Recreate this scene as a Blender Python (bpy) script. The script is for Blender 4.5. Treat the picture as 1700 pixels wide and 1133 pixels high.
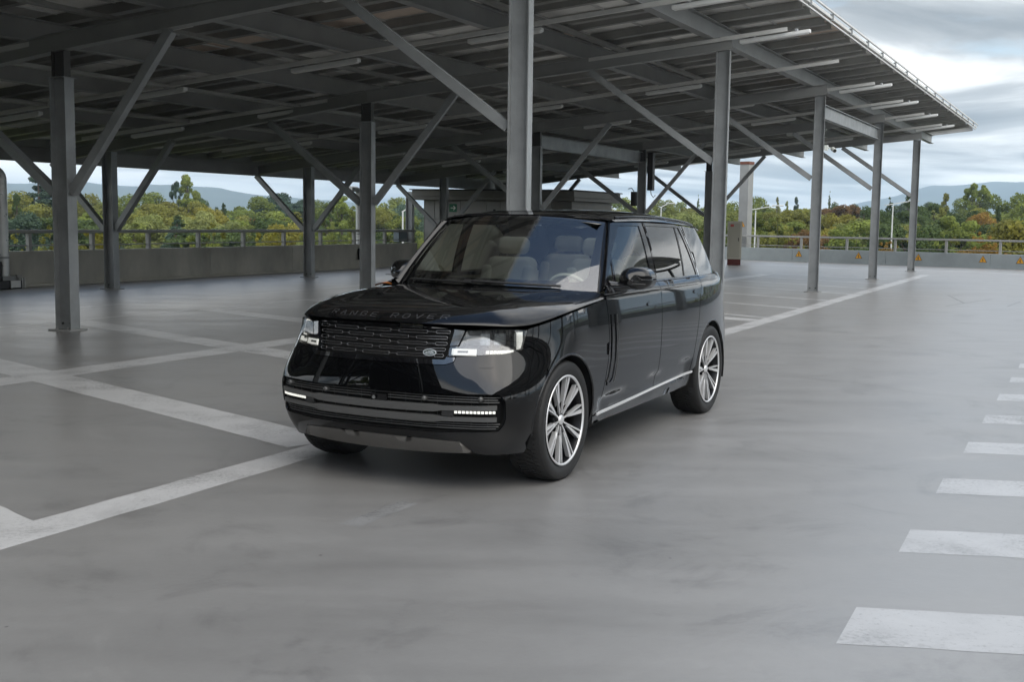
import bpy, math, random
import numpy as np
from mathutils import Vector, Matrix
from mathutils.geometry import delaunay_2d_cdt
for o in list(bpy.data.objects): bpy.data.objects.remove(o)
SC = bpy.context.scene; COL = SC.collection
R = math.radians
# ---------------------------------------------------------------- camera
CAMH = 1.7344; PITCH = R(5.958); ROLL = R(.753); FPX = 1899.1
cp, sp, cr, sr = math.cos(PITCH), math.sin(PITCH), math.cos(ROLL), math.sin(ROLL)
fw = Vector((0, cp, -sp)); up0 = Vector((0, sp, cp)); rt0 = Vector((1, 0, 0))
rt = rt0*cr + up0*sr; upv = -rt0*sr + up0*cr
cd = bpy.data.cameras.new('camera'); cam = bpy.data.objects.new('camera', cd); COL.objects.link(cam)
cam.matrix_world = Matrix(((rt.x, upv.x, -fw.x, 0), (rt.y, upv.y, -fw.y, 0), (rt.z, upv.z, -fw.z, CAMH), (0, 0, 0, 1)))
cd.sensor_width = 36; cd.lens = FPX/1700*36; cd.clip_end = 30000; cd.clip_start = .1
SC.camera = cam
# ---------------------------------------------------------------- light
SUN_AZ, SUN_EL = R(157), R(46)
w = bpy.data.worlds.new('World'); SC.world = w; w.use_nodes = True
nt = w.node_tree; nt.nodes.clear(); N = nt.nodes.new; Lk = nt.links.new
def math_node(tree, op, a, b=None, clamp=False):
    n = tree.nodes.new('ShaderNodeMath'); n.operation = op; n.use_clamp = clamp
    for i, v in enumerate((a, b)):
        if v is None: continue
        if isinstance(v, (int, float)): n.inputs[i].default_value = v
        else: tree.links.new(v, n.inputs[i])
    return n.outputs[0]
def ramp(tree, fac, stops, interp='LINEAR'):
    n = tree.nodes.new('ShaderNodeValToRGB'); n.color_ramp.interpolation = interp
    e = n.color_ramp.elements
    while len(e) > 1: e.remove(e[-1])
    e[0].position = stops[0][0]; e[0].color = tuple(stops[0][1])+(1,)
    for p, c in stops[1:]:
        k = e.new(p); k.color = tuple(c)+(1,)
    tree.links.new(fac, n.inputs[0]); return n.outputs[0]
def mixc(tree, fac, a, b, blend='MIX'):
    n = tree.nodes.new('ShaderNodeMix'); n.data_type = 'RGBA'; n.blend_type = blend
    for s, v in ((0, fac), (6, a), (7, b)):
        if isinstance(v, (int, float)): n.inputs[s].default_value = v
        elif isinstance(v, (tuple, list)): n.inputs[s].default_value = tuple(v)+((1,) if len(v) == 3 else ())
        else: tree.links.new(v, n.inputs[s])
    return n.outputs[2]
def noise(tree, vec, scale, detail=4, rough=.5, dist=0.):
    n = tree.nodes.new('ShaderNodeTexNoise'); n.inputs['Scale'].default_value = scale
    n.inputs['Detail'].default_value = detail; n.inputs['Roughness'].default_value = rough; n.inputs['Distortion'].default_value = dist
    if vec is not None: tree.links.new(vec, n.inputs['Vector'])
    return n.outputs[0]
def mapping(tree, vec, scale=(1, 1, 1), loc=(0, 0, 0), rot=(0, 0, 0)):
    n = tree.nodes.new('ShaderNodeMapping'); tree.links.new(vec, n.inputs[0])
    n.inputs['Scale'].default_value = scale; n.inputs['Location'].default_value = loc; n.inputs['Rotation'].default_value = rot
    return n.outputs[0]
sky = N('ShaderNodeTexSky'); sky.sky_type = 'NISHITA'; sky.sun_disc = False
sky.sun_elevation = SUN_EL; sky.sun_rotation = SUN_AZ; sky.air_density = 1.0; sky.dust_density = 1.0; sky.ozone_density = 1.5
tc = N('ShaderNodeTexCoord'); sx = N('ShaderNodeSeparateXYZ'); Lk(tc.outputs['Generated'], sx.inputs[0])
zz = math_node(nt, 'ADD', math_node(nt, 'MAXIMUM', sx.outputs[2], 0.0), .10)
cx = N('ShaderNodeCombineXYZ'); Lk(math_node(nt, 'DIVIDE', sx.outputs[0], zz), cx.inputs[0]); Lk(math_node(nt, 'DIVIDE', sx.outputs[1], zz), cx.inputs[1])
uvc = cx.outputs[0]
cover = noise(nt, mapping(nt, uvc, (.55, .55, 1), (24.698, 5.068, 0)), 1.0, 9, .56, .3)
shade = noise(nt, mapping(nt, uvc, (.40, .55, 1), (26.851, 6.524, 3)), 1.0, 8, .53, .6)
low_ = math_node(nt, 'MAXIMUM', math_node(nt, 'SUBTRACT', .28, math_node(nt, 'MULTIPLY', sx.outputs[2], .95)), 0.0)
mask = ramp(nt, math_node(nt, 'ADD', cover, low_), [(.43, (0, 0, 0)), (.55, (1, 1, 1))])
ccol = ramp(nt, shade, [(.31, (2.0, 2.15, 2.3)), (.385, (3.6, 3.75, 3.85)), (.435, (7.0, 7.1, 7.05)), (.49, (10.4, 10.4, 10.2)), (.62, (12.6, 12.5, 12.1))])
skyc = mixc(nt, mask, mixc(nt, 1.0, sky.outputs[0], (1.15, 1.15, 1.1), 'MULTIPLY'), ccol)
bg = N('ShaderNodeBackground'); Lk(skyc, bg.inputs[0]); bg.inputs[1].default_value = .10
wo = N('ShaderNodeOutputWorld'); Lk(bg.outputs[0], wo.inputs[0])
sl = bpy.data.lights.new('sun', 'SUN'); sl.energy = 1.2; sl.angle = R(70); sl.color = (1, .96, .9)
so = bpy.data.objects.new('sun', sl); COL.objects.link(so)
sd = Vector((math.sin(SUN_AZ)*math.cos(SUN_EL), math.cos(SUN_AZ)*math.cos(SUN_EL), math.sin(SUN_EL)))
so.rotation_euler = sd.to_track_quat('Z', 'Y').to_euler()
SC.view_settings.view_transform = 'Standard'; SC.view_settings.look = 'None'; SC.view_settings.exposure = 0.98; SC.view_settings.gamma = 1
SC.view_settings.use_curve_mapping = False
SC.render.engine = 'CYCLES'; SC.cycles.max_bounces = 8; SC.cycles.transparent_max_bounces = 12; SC.cycles.use_denoising = True
SC.cycles.caustics_reflective = False; SC.cycles.caustics_refractive = False
# ---------------------------------------------------------------- helpers
rnd = random.Random(7)
class MB:
    def __init__(s): s.v = []; s.f = []; s.m = []; s.sm = []
    def add(s, vs, fs, mi=0, smooth=False):
        b = len(s.v); s.v += [tuple(q) for q in vs]
        for f in fs: s.f.append(tuple(b+i for i in f)); s.m.append(mi); s.sm.append(smooth)
    def box(s, c, h, X=(1, 0, 0), Y=(0, 1, 0), Z=(0, 0, 1), mi=0):
        c = Vector(c); X, Y, Z = Vector(X)*h[0], Vector(Y)*h[1], Vector(Z)*h[2]
        vs = [c+X*a+Y*b+Z*d for d in (-1, 1) for b in (-1, 1) for a in (-1, 1)]
        fs = [(0, 2, 3, 1), (4, 5, 7, 6), (0, 1, 5, 4), (2, 6, 7, 3), (0, 4, 6, 2), (1, 3, 7, 5)]
        if X.cross(Y).dot(Z) < 0: fs = [f[::-1] for f in fs]
        s.add(vs, fs, mi); return s
    def bar(s, a, b, w, h, upd=(0, 0, 1), mi=0):
        a, b = Vector(a), Vector(b); d = b-a; L = d.length; d.normalize(); u = Vector(upd); x = d.cross(u).normalized(); u = x.cross(d).normalized()
        return s.box((a+b)/2, (L/2, w/2, h/2), d, x, u, mi)
    def isec(s, a, b, w, h, tw, tf, upd=(0, 0, 1), mi=0):
        """I section from a to b (centre line), height h along upd, flange width w"""
        a, b = Vector(a), Vector(b); d = b-a; L = d.length; d.normalize(); u = Vector(upd); x = d.cross(u).normalized(); u = x.cross(d).normalized(); c = (a+b)/2
        s.box(c+u*(h-tf)/2, (L/2, w/2, tf/2), d, x, u, mi); s.box(c-u*(h-tf)/2, (L/2, w/2, tf/2), d, x, u, mi)
        s.box(c, (L/2, tw/2, h/2-tf), d, x, u, mi); return s
    def tube(s, path, r, n=10, caps=True, mi=0, smooth=True, closed=False):
        P = [Vector(q) for q in path]; m = len(P); rings = []; rr = r if isinstance(r, (list, tuple)) else [r]*m; prev = None
        for i in range(m):
            if closed: t = P[(i+1) % m]-P[i-1]
            else: t = P[min(i+1, m-1)]-P[max(i-1, 0)]
            t.normalize()
            if prev is None:
                x = t.orthogonal().normalized()
            else:
                x = (prev-t*prev.dot(t)).normalized()
            prev = x; y = t.cross(x)
            rings.append([P[i]+(x*math.cos(2*math.pi*k/n)+y*math.sin(2*math.pi*k/n))*rr[i] for k in range(n)])
        vs = [q for g in rings for q in g]; fs = []
        for i in range(m if closed else m-1):
            for k in range(n): j = (i+1) % m; fs.append((i*n+k, i*n+(k+1) % n, j*n+(k+1) % n, j*n+k))
        s.add(vs, fs, mi, smooth)
        if caps and not closed:
            s.add(rings[0], [tuple(range(n))[::-1]], mi); s.add(rings[-1], [tuple(range(n))], mi)
        return s
    def lathe(s, prof, n=48, axis='y', c=(0, 0, 0), mi=0, smooth=True, close=False):
        """prof: (radius, axial)"""
        vs = []; fs = []; m = len(prof)
        for r_, a in prof:
            for k in range(n):
                t = 2*math.pi*k/n; p = (r_*math.cos(t), a, r_*math.sin(t)) if axis == 'y' else (r_*math.cos(t), r_*math.sin(t), a)
                vs.append((p[0]+c[0], p[1]+c[1], p[2]+c[2]))
        for i in range(m if close else m-1):
            j = (i+1) % m
            for k in range(n): fs.append((i*n+k, j*n+k, j*n+(k+1) % n, i*n+(k+1) % n))
        s.add(vs, fs, mi, smooth); return s
    def disc(s, c, r, nrm=(0, 1, 0), n=24, mi=0):
        nrm = Vector(nrm).normalized(); x = nrm.orthogonal().normalized(); y = nrm.cross(x)
        s.add([Vector(c)+(x*math.cos(2*math.pi*k/n)+y*math.sin(2*math.pi*k/n))*r for k in range(n)], [tuple(range(n))], mi); return s
    def mesh(s, name, mats, bevel=0):
        me = bpy.data.meshes.new(name); me.from_pydata(s.v, [], s.f)
        for m in (mats if isinstance(mats, (list, tuple)) else [mats]): me.materials.append(m)
        if len(s.f):
            me.polygons.foreach_set('material_index', s.m); me.polygons.foreach_set('use_smooth', s.sm)
        me.update(); return me
    def build(s, name, mats, parent=None, loc=None, bevel=0):
        o = bpy.data.objects.new(name, s.mesh(name, mats)); COL.objects.link(o)
        if parent is not None: o.parent = parent
        if loc is not None: o.location = loc
        if bevel:
            b = o.modifiers.new('edge', 'BEVEL'); b.width = bevel; b.segments = 2; b.limit_method = 'ANGLE'; b.angle_limit = R(40)
        return o
def tag(o, label=None, cat=None, group=None, kind=None):
    if label: o['label'] = label
    if cat: o['category'] = cat
    if group: o['group'] = group
    if kind: o['kind'] = kind
    return o
def empty(name, loc=(0, 0, 0), rz=0, label=None, cat=None, group=None, parent=None):
    o = bpy.data.objects.new(name, None); COL.objects.link(o); o.location = loc; o.rotation_euler = (0, 0, rz)
    if parent is not None: o.parent = parent
    return tag(o, label, cat, group)
def inst(name, me, parent=None, loc=(0, 0, 0), rot=None, mat=None):
    o = bpy.data.objects.new(name, me); COL.objects.link(o)
    if parent is not None: o.parent = parent
    if mat is not None: o.matrix_local = mat
    else:
        o.location = loc
        if rot: o.rotation_euler = rot
    return o
def copy_tree(o, parent=None):
    c = o.copy(); COL.objects.link(c); c.parent = parent
    for ch in o.children: copy_tree(ch, c)
    return c
# ---------------------------------------------------------------- materials
def mat(name, col, rough=.5, metal=0., coat=0., var=0., vscale=3., bump=0., bscale=40., spec=None, emit=None, randv=0., rvar=0., stretch=(1, 1, 1), coord='Object'):
    m = bpy.data.materials.new(name); m.use_nodes = True; t = m.node_tree; b = t.nodes['Principled BSDF']
    b.inputs['Roughness'].default_value = rough; b.inputs['Metallic'].default_value = metal
    b.inputs['Base Color'].default_value = tuple(col)+(1,)
    if coat: b.inputs['Coat Weight'].default_value = coat; b.inputs['Coat Roughness'].default_value = .02; b.inputs['Coat IOR'].default_value = 1.6
    if spec is not None: b.inputs['Specular IOR Level'].default_value = spec
    if emit: b.inputs['Emission Color'].default_value = tuple(emit[0])+(1,); b.inputs['Emission Strength'].default_value = emit[1]
    v = None
    if var or bump or rvar:
        c = t.nodes.new('ShaderNodeTexCoord'); v = mapping(t, c.outputs[coord], stretch)
    cur = None
    if var:
        f = noise(t, v, vscale, 6, .6)
        cur = ramp(t, f, [(.3, [x*(1-var) for x in col]), (.7, [min(1, x*(1+var)) for x in col])])
    if rvar:
        f = noise(t, v, vscale*1.7, 5, .6)
        mr = t.nodes.new('ShaderNodeMapRange'); t.links.new(f, mr.inputs[0]); mr.inputs[1].default_value = .3; mr.inputs[2].default_value = .7
        mr.inputs[3].default_value = max(.02, rough-rvar); mr.inputs[4].default_value = min(1, rough+rvar); t.links.new(mr.outputs[0], b.inputs['Roughness'])
    if randv:
        oi = t.nodes.new('ShaderNodeObjectInfo'); h = math_node(t, 'ADD', math_node(t, 'MULTIPLY', oi.outputs['Random'], 2*randv), 1-randv)
        cb = t.nodes.new('ShaderNodeCombineColor')
        for i in range(3): t.links.new(h, cb.inputs[i])
        cur = mixc(t, 1.0, cur if cur is not None else tuple(col), cb.outputs[0], 'MULTIPLY')
    if cur is not None: t.links.new(cur, b.inputs['Base Color'])
    if bump:
        f = noise(t, v, bscale, 5, .6); bn = t.nodes.new('ShaderNodeBump'); bn.inputs['Strength'].default_value = bump; bn.inputs['Distance'].default_value = .01
        t.links.new(f, bn.inputs['Height']); t.links.new(bn.outputs[0], b.inputs['Normal'])
    return m
def glass_mat(name, tint, ior=1.6, rough=.0):
    m = bpy.data.materials.new(name); m.use_nodes = True; t = m.node_tree; t.nodes.clear()
    tr = t.nodes.new('ShaderNodeBsdfTransparent'); tr.inputs[0].default_value = tuple(tint)+(1,)
    gl = t.nodes.new('ShaderNodeBsdfGlossy'); gl.inputs['Roughness'].default_value = rough; gl.inputs[0].default_value = (1, 1, 1, 1)
    fr = t.nodes.new('ShaderNodeFresnel'); fr.inputs[0].default_value = ior
    mx = t.nodes.new('ShaderNodeMixShader'); o = t.nodes.new('ShaderNodeOutputMaterial')
    t.links.new(fr.outputs[0], mx.inputs[0]); t.links.new(tr.outputs[0], mx.inputs[1]); t.links.new(gl.outputs[0], mx.inputs[2]); t.links.new(mx.outputs[0], o.inputs[0])
    return m
# lattice of the deck: u along the lane, v across the canopy rows
UH = Vector((math.cos(R(62.5)), math.sin(R(62.5)), 0)); VH = Vector((math.cos(R(163.84)), math.sin(R(163.84)), 0)); G0 = Vector((7.898, 30.048, 0))
def lat(u, d, z=0.): return G0+UH*u+VH*d+Vector((0, 0, z))
def at_px(px, D, z=0.):   # the place D metres ahead seen in picture column px
    return Vector(((px-850)/FPX*D, D, z))
class Spl:
    def __init__(s,x,y):
        x=np.array(x,float);y=np.array(y,float);n=len(x);hh=np.diff(x)
        A=np.zeros((n,n));b=np.zeros(n);A[0,0]=A[-1,-1]=1
        for i in range(1,n-1):
            A[i,i-1]=hh[i-1];A[i,i]=2*(hh[i-1]+hh[i]);A[i,i+1]=hh[i]
            b[i]=6*((y[i+1]-y[i])/hh[i]-(y[i]-y[i-1])/hh[i-1])
        s.m=np.linalg.solve(A,b);s.x=x;s.y=y
    def __call__(s,t):
        t=np.asarray(t,float);i=np.clip(np.searchsorted(s.x,t)-1,0,len(s.x)-2)
        h=s.x[i+1]-s.x[i];a=(s.x[i+1]-t)/h;b=(t-s.x[i])/h
        r=a*s.y[i]+b*s.y[i+1]+((a**3-a)*s.m[i]+(b**3-b)*s.m[i+1])*h*h/6
        # linear extrapolation
        d0=(s.y[1]-s.y[0])/(s.x[1]-s.x[0])-(s.x[1]-s.x[0])*(2*s.m[0]+s.m[1])/6
        d1=(s.y[-1]-s.y[-2])/(s.x[-1]-s.x[-2])+(s.x[-1]-s.x[-2])*(2*s.m[-1]+s.m[-2])/6
        r=np.where(t<s.x[0],s.y[0]+d0*(t-s.x[0]),r);return np.where(t>s.x[-1],s.y[-1]+d1*(t-s.x[-1]),r)
def sm(t): t=np.clip(t,0,1);return t*t*(3-2*t)
# outline control (x,y), rear centre -> front centre; nose has a fuller lower and a rounder upper outline
OC=[(-4.30,0),(-4.29,.25),(-4.255,.47),(-4.18,.68),(-4.03,.825),(-3.80,.915),(-3.53,.965),(-3.2,.992),(-2.6,1.0),(-1.8,1.0),(-1.0,1.0),(-.4,1.0)]
LOW=OC+[(-.05,1.0),(.22,.997),(.43,.975),(.58,.92),(.69,.825),(.757,.66),(.80,.5),(.83,.25),(.84,0)]
OCU=[(-4.28,0),(-4.275,.25),(-4.24,.47),(-4.17,.68),(-4.02,.82),(-3.79,.912),(-3.53,.962),(-3.2,.990),(-2.6,.999),(-1.8,1.0),(-1.0,1.0),(-.4,1.0)]
UPP=OCU+[(-.05,.997),(.19,.965),(.37,.912),(.50,.85),(.60,.775),(.68,.655),(.757,.5),(.815,.25),(.835,0)]
_o=np.array(LOW);_u=np.array(UPP);_L=np.r_[0,np.cumsum(np.hypot(*np.diff(_o,axis=0).T))]
_q0=_L-_L[11]-.4   # q = x at x=-0.4
_sl=(Spl(_q0,_o[:,0]),Spl(_q0,_o[:,1]));_su=(Spl(_q0,_u[:,0]),Spl(_q0,_u[:,1]))
QF=_q0[-1];QR=_q0[0]
yp=Spl([.24,.32,.40,.52,.68,.84,1.0,1.10,1.17,1.208,1.226,1.243,1.26,1.275],[.918,.950,.974,.991,1.0,.998,.990,.981,.973,.967,.960,.948,.934,.921])
dxf=Spl([.24,.32,.40,.47,.6,.7,.8,.9,1.0,1.1],[-.06,-.01,.022,.035,.047,.042,.03,.015,0,-.015])
dxr=Spl([.3,.45,.6,.75,.95,1.1,1.25],[.05,-.03,-.066,-.06,-.03,-.01,.02])
def body(q,z,off=0.):
    q=np.asarray(q,float);z=np.asarray(z,float)
    def f(q,z):
        g=sm((z-.6)/.42);x=_sl[0](q)*(1-g)+_su[0](q)*g;y=_sl[1](q)*(1-g)+_su[1](q)*g
        X=x+sm((x+.1)/.8)*dxf(z)+sm((-3.3-x)/.8)*dxr(z)
        zc_=.482+.047*(-.57-q);k=sm((zc_-z)/.03+.5)*sm((-.50-q)/.12)*sm((q+2.70)/.25)*(1-.55*sm((.44-z)/.05));return np.stack([X,y*yp(z)-.020*k,z+0*x],-1)
    p=f(q,z);e=1e-3
    a=f(q+e,z)-f(q-e,z);b=f(q,z+e)-f(q,z-e);n=np.cross(b,a);n/=np.linalg.norm(n,axis=-1,keepdims=True)+1e-12
    s=np.sign(n[...,1:2]*1.0+0.0);n=np.where(n[...,1:2]<-.2,-n,n)
    return p+n*off,n
_qq=np.linspace(QR,QF,6000);_xx=_sl[0](_qq)
def q_of_x(x): return np.interp(x,_xx,_qq)
ZB,ZT=1.272,1.745
_yb=Spl([-4.05,-3.7,-3.3,-2.8,-1.6,-1.0,-.75,-.5],[.72,.835,.892,.921,.926,.92,.895,.85])
_yt=Spl([-4.0,-3.6,-3.2,-2.8,-2.0,-1.5,-1.2,-.9,-.5],[.58,.685,.748,.780,.795,.78,.74,.69,.62])
def sideglass(x,z,off=0.):
    x=np.asarray(x,float);z=np.asarray(z,float)
    def f(x,z):
        t=(z-ZB)/(ZT-ZB);return np.stack([x+0*z,_yb(x)*(1-t)+_yt(x)*t+.014*4*t*(1-t),z+0*x],-1)
    p=f(x,z);e=1e-3;n=np.cross(f(x,z+e)-f(x,z-e),f(x+e,z)-f(x-e,z));n/=np.linalg.norm(n,axis=-1,keepdims=True)
    n=np.where(n[...,1:2]<0,-n,n);return p+n*off,n
# ================================================================ SETTING: deck, paint, terrain, hills
def deck_mat():
    m = bpy.data.materials.new('deck_resin'); m.use_nodes = True; t = m.node_tree; b = t.nodes['Principled BSDF']
    c = t.nodes.new('ShaderNodeTexCoord'); g = c.outputs['Object']
    n1 = noise(t, mapping(t, g, (.16, .22, 1), (0, 0, 0), (0, 0, R(20))), 1.0, 7, .62, .6)
    n2 = noise(t, mapping(t, g, (.5, 2.2, 1), (4, 1, 0), (0, 0, R(4))), 1.0, 6, .6, .2)
    n3 = noise(t, g, 9.0, 5, .7)
    col = ramp(t, n1, [(.28, (.165, .165, .167)), (.5, (.205, .205, .206)), (.72, (.26, .26, .26))])
    col = mixc(t, .55, col, ramp(t, n2, [(.32, (.14, .14, .142)), (.68, (.285, .285, .285))]))
    col = mixc(t, .12, col, ramp(t, n3, [(.35, (.12, .12, .12)), (.65, (.30, .30, .30))]))
    n4 = noise(t, mapping(t, g, (.9, .9, 1), (7, 3, 0)), 1.0, 8, .72, 1.2)
    col = mixc(t, .5, col, ramp(t, n4, [(.36, (.115, .115, .116)), (.46, (.205, .205, .206)), (.62, (.225, .225, .226)), (.72, (.28, .28, .28))]))
    # scattered dark specks and scuffs
    vo = t.nodes.new('ShaderNodeTexVoronoi'); vo.inputs['Scale'].default_value = 1.6; t.links.new(g, vo.inputs['Vector'])
    sp_ = ramp(t, vo.outputs['Distance'], [(.010, (1, 1, 1)), (.020, (0, 0, 0))])
    col = mixc(t, sp_, col, (.04, .04, .04))
    col = mixc(t, 1.0, col, (1.02, 1.0, .97), 'MULTIPLY')
    t.links.new(col, b.inputs['Base Color'])
    rr = math_node(t, 'ADD', math_node(t, 'MULTIPLY', n2, .22), math_node(t, 'MULTIPLY', n1, .20))
    t.links.new(math_node(t, 'ADD', rr, .15), b.inputs['Roughness'])
    b.inputs['Specular IOR Level'].default_value = 1.0; b.inputs['IOR'].default_value = 1.7
    bn = t.nodes.new('ShaderNodeBump'); bn.inputs['Strength'].default_value = .12; bn.inputs['Distance'].default_value = .01
    t.links.new(noise(t, g, 26, 5, .6), bn.inputs['Height']); t.links.new(bn.outputs[0], b.inputs['Normal'])
    return m
def paint_mat(name, c):
    m = bpy.data.materials.new(name); m.use_nodes = True; t = m.node_tree; b = t.nodes['Principled BSDF']
    tcx = t.nodes.new('ShaderNodeTexCoord'); g = tcx.outputs['Object']
    n = noise(t, g, 2.2, 7, .68, .4); n2 = noise(t, g, 22, 5, .7)
    col = ramp(t, n, [(.28, [x*.70 for x in c]), (.5, c), (.75, [min(1, x*1.14) for x in c])])
    col = mixc(t, ramp(t, n2, [(.33, (1, 1, 1)), (.40, (0, 0, 0))]), col, [x*.72 for x in c])
    tp = t.nodes.new('ShaderNodeBsdfTransparent'); mx = t.nodes.new('ShaderNodeMixShader'); w1 = noise(t, g, 1.1, 6, .65); w2 = noise(t, g, 34, 6, .72)
    chip = ramp(t, math_node(t, 'ADD', math_node(t, 'MULTIPLY', w1, .55), math_node(t, 'MULTIPLY', w2, .60)), [(.40, (.9, .9, .9)), (.455, (.22, .22, .22)), (.57, (.0, .0, .0))])
    t.links.new(chip, mx.inputs[0]); t.links.new(b.outputs[0], mx.inputs[1]); t.links.new(tp.outputs[0], mx.inputs[2]); t.links.new(mx.outputs[0], t.nodes['Material Output'].inputs[0])
    t.links.new(col, b.inputs['Base Color']); b.inputs['Roughness'].default_value = .36; b.inputs['Specular IOR Level'].default_value = .9; b.inputs['IOR'].default_value = 1.6
    bn = t.nodes.new('ShaderNodeBump'); bn.inputs['Strength'].default_value = .12; bn.inputs['Distance'].default_value = .01
    t.links.new(noise(t, g, 26, 5, .6), bn.inputs['Height']); t.links.new(bn.outputs[0], b.inputs['Normal'])
    return m
M_deck = deck_mat(); M_paint = paint_mat('worn_white_paint', (.48, .48, .48)); M_zebra = paint_mat('zebra_paint', (.40, .40, .40))
Dw = Vector((math.cos(R(63.95)), math.sin(R(63.95)), 0)); WL0 = Vector((-12.207, 27.205, 0)); WL1 = Vector((-3.835, 44.302, 0))
WLd = (WL1-WL0).normalized(); WLn = Vector((-WLd.y, WLd.x, 0))       # outward (left)
WR0 = Vector((9.9, 58.20, 0)); WR1 = Vector((21.583, 48.396, 0)); WRd = (WR1-WR0).normalized(); WRn = Vector((-WRd.y, WRd.x, 0))
back = WL0-WLd*95; HUT = Vector((-3.55, 44.7, 0))
cornr = WR1+WRd*60; farl = WL0+WLd*42
slab = [back, back+Vector((95, -42, 0)), cornr+Vector((10, -60, 0)), cornr, WR0, WR0-WRd*3+Vector((-6, 8, 0)), farl]
mb = MB(); n_ = len(slab)
mb.add([(p.x, p.y, 0) for p in slab]+[(p.x, p.y, -.5) for p in slab], [tuple(range(n_))]+[(i, i+n_, (i+1) % n_+n_, (i+1) % n_) for i in range(n_)])
tag(mb.build('parking_deck', M_deck), kind='structure')
def strip(name, a, b, wd, z, m=M_paint, jit=.007, shear=None):
    a, b = Vector(a).to_3d(), Vector(b).to_3d(); d = (b-a).normalized(); s = Vector((-d.y, d.x, 0)) if shear is None else Vector(shear); rn = random.Random(int(abs(a.x*131+a.y*77)*10))
    k = MB(); n = max(2, min(160, int((b-a).length/.12))); vs = []; fs = []
    for i in range(n+1):
        q = a+(b-a)*i/n; e_ = d*rn.uniform(-jit, jit)*(1 if 0 < i < n else 1.5)
        vs += [q+e_+s*(wd/2+rn.uniform(-jit, jit))+Vector((0, 0, z)), q+e_-s*(wd/2+rn.uniform(-jit, jit))+Vector((0, 0, z))]
    for i in range(n): fs.append((2*i, 2*i+1, 2*i+3, 2*i+2))
    k.add(vs, fs); return tag(k.build(name, m), kind='structure')
LD = Vector((math.cos(R(63.6)), math.sin(R(63.6)), 0)); LN = Vector((-LD.y, LD.x, 0))
L0 = Vector((-2.62, 6.20, 0))
strip('lane_line', L0-LD*14, L0+LD*39.6, .32, .0009)
strip('bay_line', L0+LN*4.93-LD*16, L0+LN*4.93+LD*36, .48, .0009)
strip('thin_line', L0+LN*9.9-LD*10, L0+LN*9.9+LD*36, .10, .0009)
strip('thin_line', L0+LN*12.0-LD*6, L0+LN*12.0+LD*32, .10, .0009)
dg = Vector((math.cos(R(135.2)), math.sin(R(135.2)), 0))
def lane_at(u): return L0+LD*u
us = [-3.1, -.15, 2.78, 6.1, 9.3, 12.6, 16.2]
for i, u in enumerate(us):
    a = lane_at(u)+LN*.16-dg*.02
    strip('bay_divider', a, a+dg*(5.15 if i < 1 else 10.2), .50, .0018)
for u in [16.9, 19.7, 22.7, 25.7, 28.7, 31.7, 34.7]:
    d2 = Vector((math.cos(R(128)), math.sin(R(128)), 0)); a = lane_at(u)+LN*.1
    strip('bay_divider', a, a+d2*5.4, .22, .0018)
b0 = Vector((1.595, 5.08, 0)); b1 = Vector((1.369, 4.612, 0)); bx = Vector((.9915, -.130, 0)); pit = (Vector((5.841, 13.265, 0))-b0)/6
for k in range(-2, 13):
    a = b0+pit*k; c = b1+pit*k; md = (a+c)/2; strip('crosswalk_bar', md, md+bx*3.0, (a-c).length*.985, .0009, M_zebra, .005, (a-c).normalized())
strip('curved_line', (14.5, 47.6, 0), (17.8, 45.6, 0), .30, .0009); strip('curved_line', (17.8, 45.6, 0), (19.5, 43.0, 0), .30, .0009)
strip('far_line', (6.5, 51.5, 0), (9.4, 47.2, 0), .30, .0009); strip('far_line', (11.2, 50.5, 0), (13.8, 47.0, 0), .30, .0009)
M_faint = paint_mat('faint_paint', (.255, .255, .255)); M_rubm = paint_mat('rubber_mark', (.10, .10, .10))
strip('faint_stroke', (-.92, 6.36, 0), (-.62, 6.92, 0), .13, .0009, M_faint)
strip('tyre_mark', (11.2, 29.4, 0), (10.4, 26.3, 0), .05, .0009, M_rubm); strip('tyre_mark', (11.75, 28.0, 0), (9.6, 25.3, 0), .05, .0009, M_rubm); strip('tyre_mark', (12.1, 27.2, 0), (11.0, 25.4, 0), .04, .0009, M_rubm)
# terrain
def hsh(x, y): return math.sin(x*.021+1.3)*math.cos(y*.017+.4)+.5*math.sin(x*.047-y*.039)
M_terr = mat('meadow', (.075, .095, .035), .9, var=.45, vscale=.012, bump=.3, bscale=.6)
GZ = -5.0
rad = [0, 40, 80, 140, 220, 340, 520, 800, 1200, 1800, 2600, 3600, 5000, 7000, 9500]; nA = 96; vs = [(0, 0, GZ)]; fs = []
for r_ in rad[1:]:
    for k in range(nA):
        t_ = 2*math.pi*k/nA; x, y = r_*math.cos(t_), r_*math.sin(t_); vs.append((x, y, GZ+(hsh(x, y)*.02*max(0, r_-120) if r_ < 1500 else hsh(x*.3, y*.3)*14)))
for k in range(nA): fs.append((0, 1+k, 1+(k+1) % nA))
for i in range(len(rad)-2):
    for k in range(nA): a = 1+i*nA; fs.append((a+k, a+nA+k, a+nA+(k+1) % nA, a+(k+1) % nA))
mb = MB(); mb.add(vs, fs, 0, True); tag(mb.build('ground', M_terr), kind='structure')
def bank(P, d, o, L0_, L1_):
    k = MB(); vs = []; fs = []; n = 24
    for i in range(n+1):
        q = P+d*(L0_+(L1_-L0_)*i/n)
        for w_, z in ((.3, -1.6), (3, -1.4), (6.5, -1.7), (12, -3.2), (20, GZ-.3)): w2 = w_+.5*math.sin(i*1.7+w_); vs.append((q.x+o.x*(w2 if w_ > 1 else w_), q.y+o.y*(w2 if w_ > 1 else w_), z+.2*math.sin(i*2.3+w_)))
    for i in range(n):
        for j in range(4): a = i*5+j; fs.append((a, a+5, a+6, a+1))
    k.add(vs, fs, 0, True); tag(k.build('earth_bank', M_terr), kind='structure')
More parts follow.
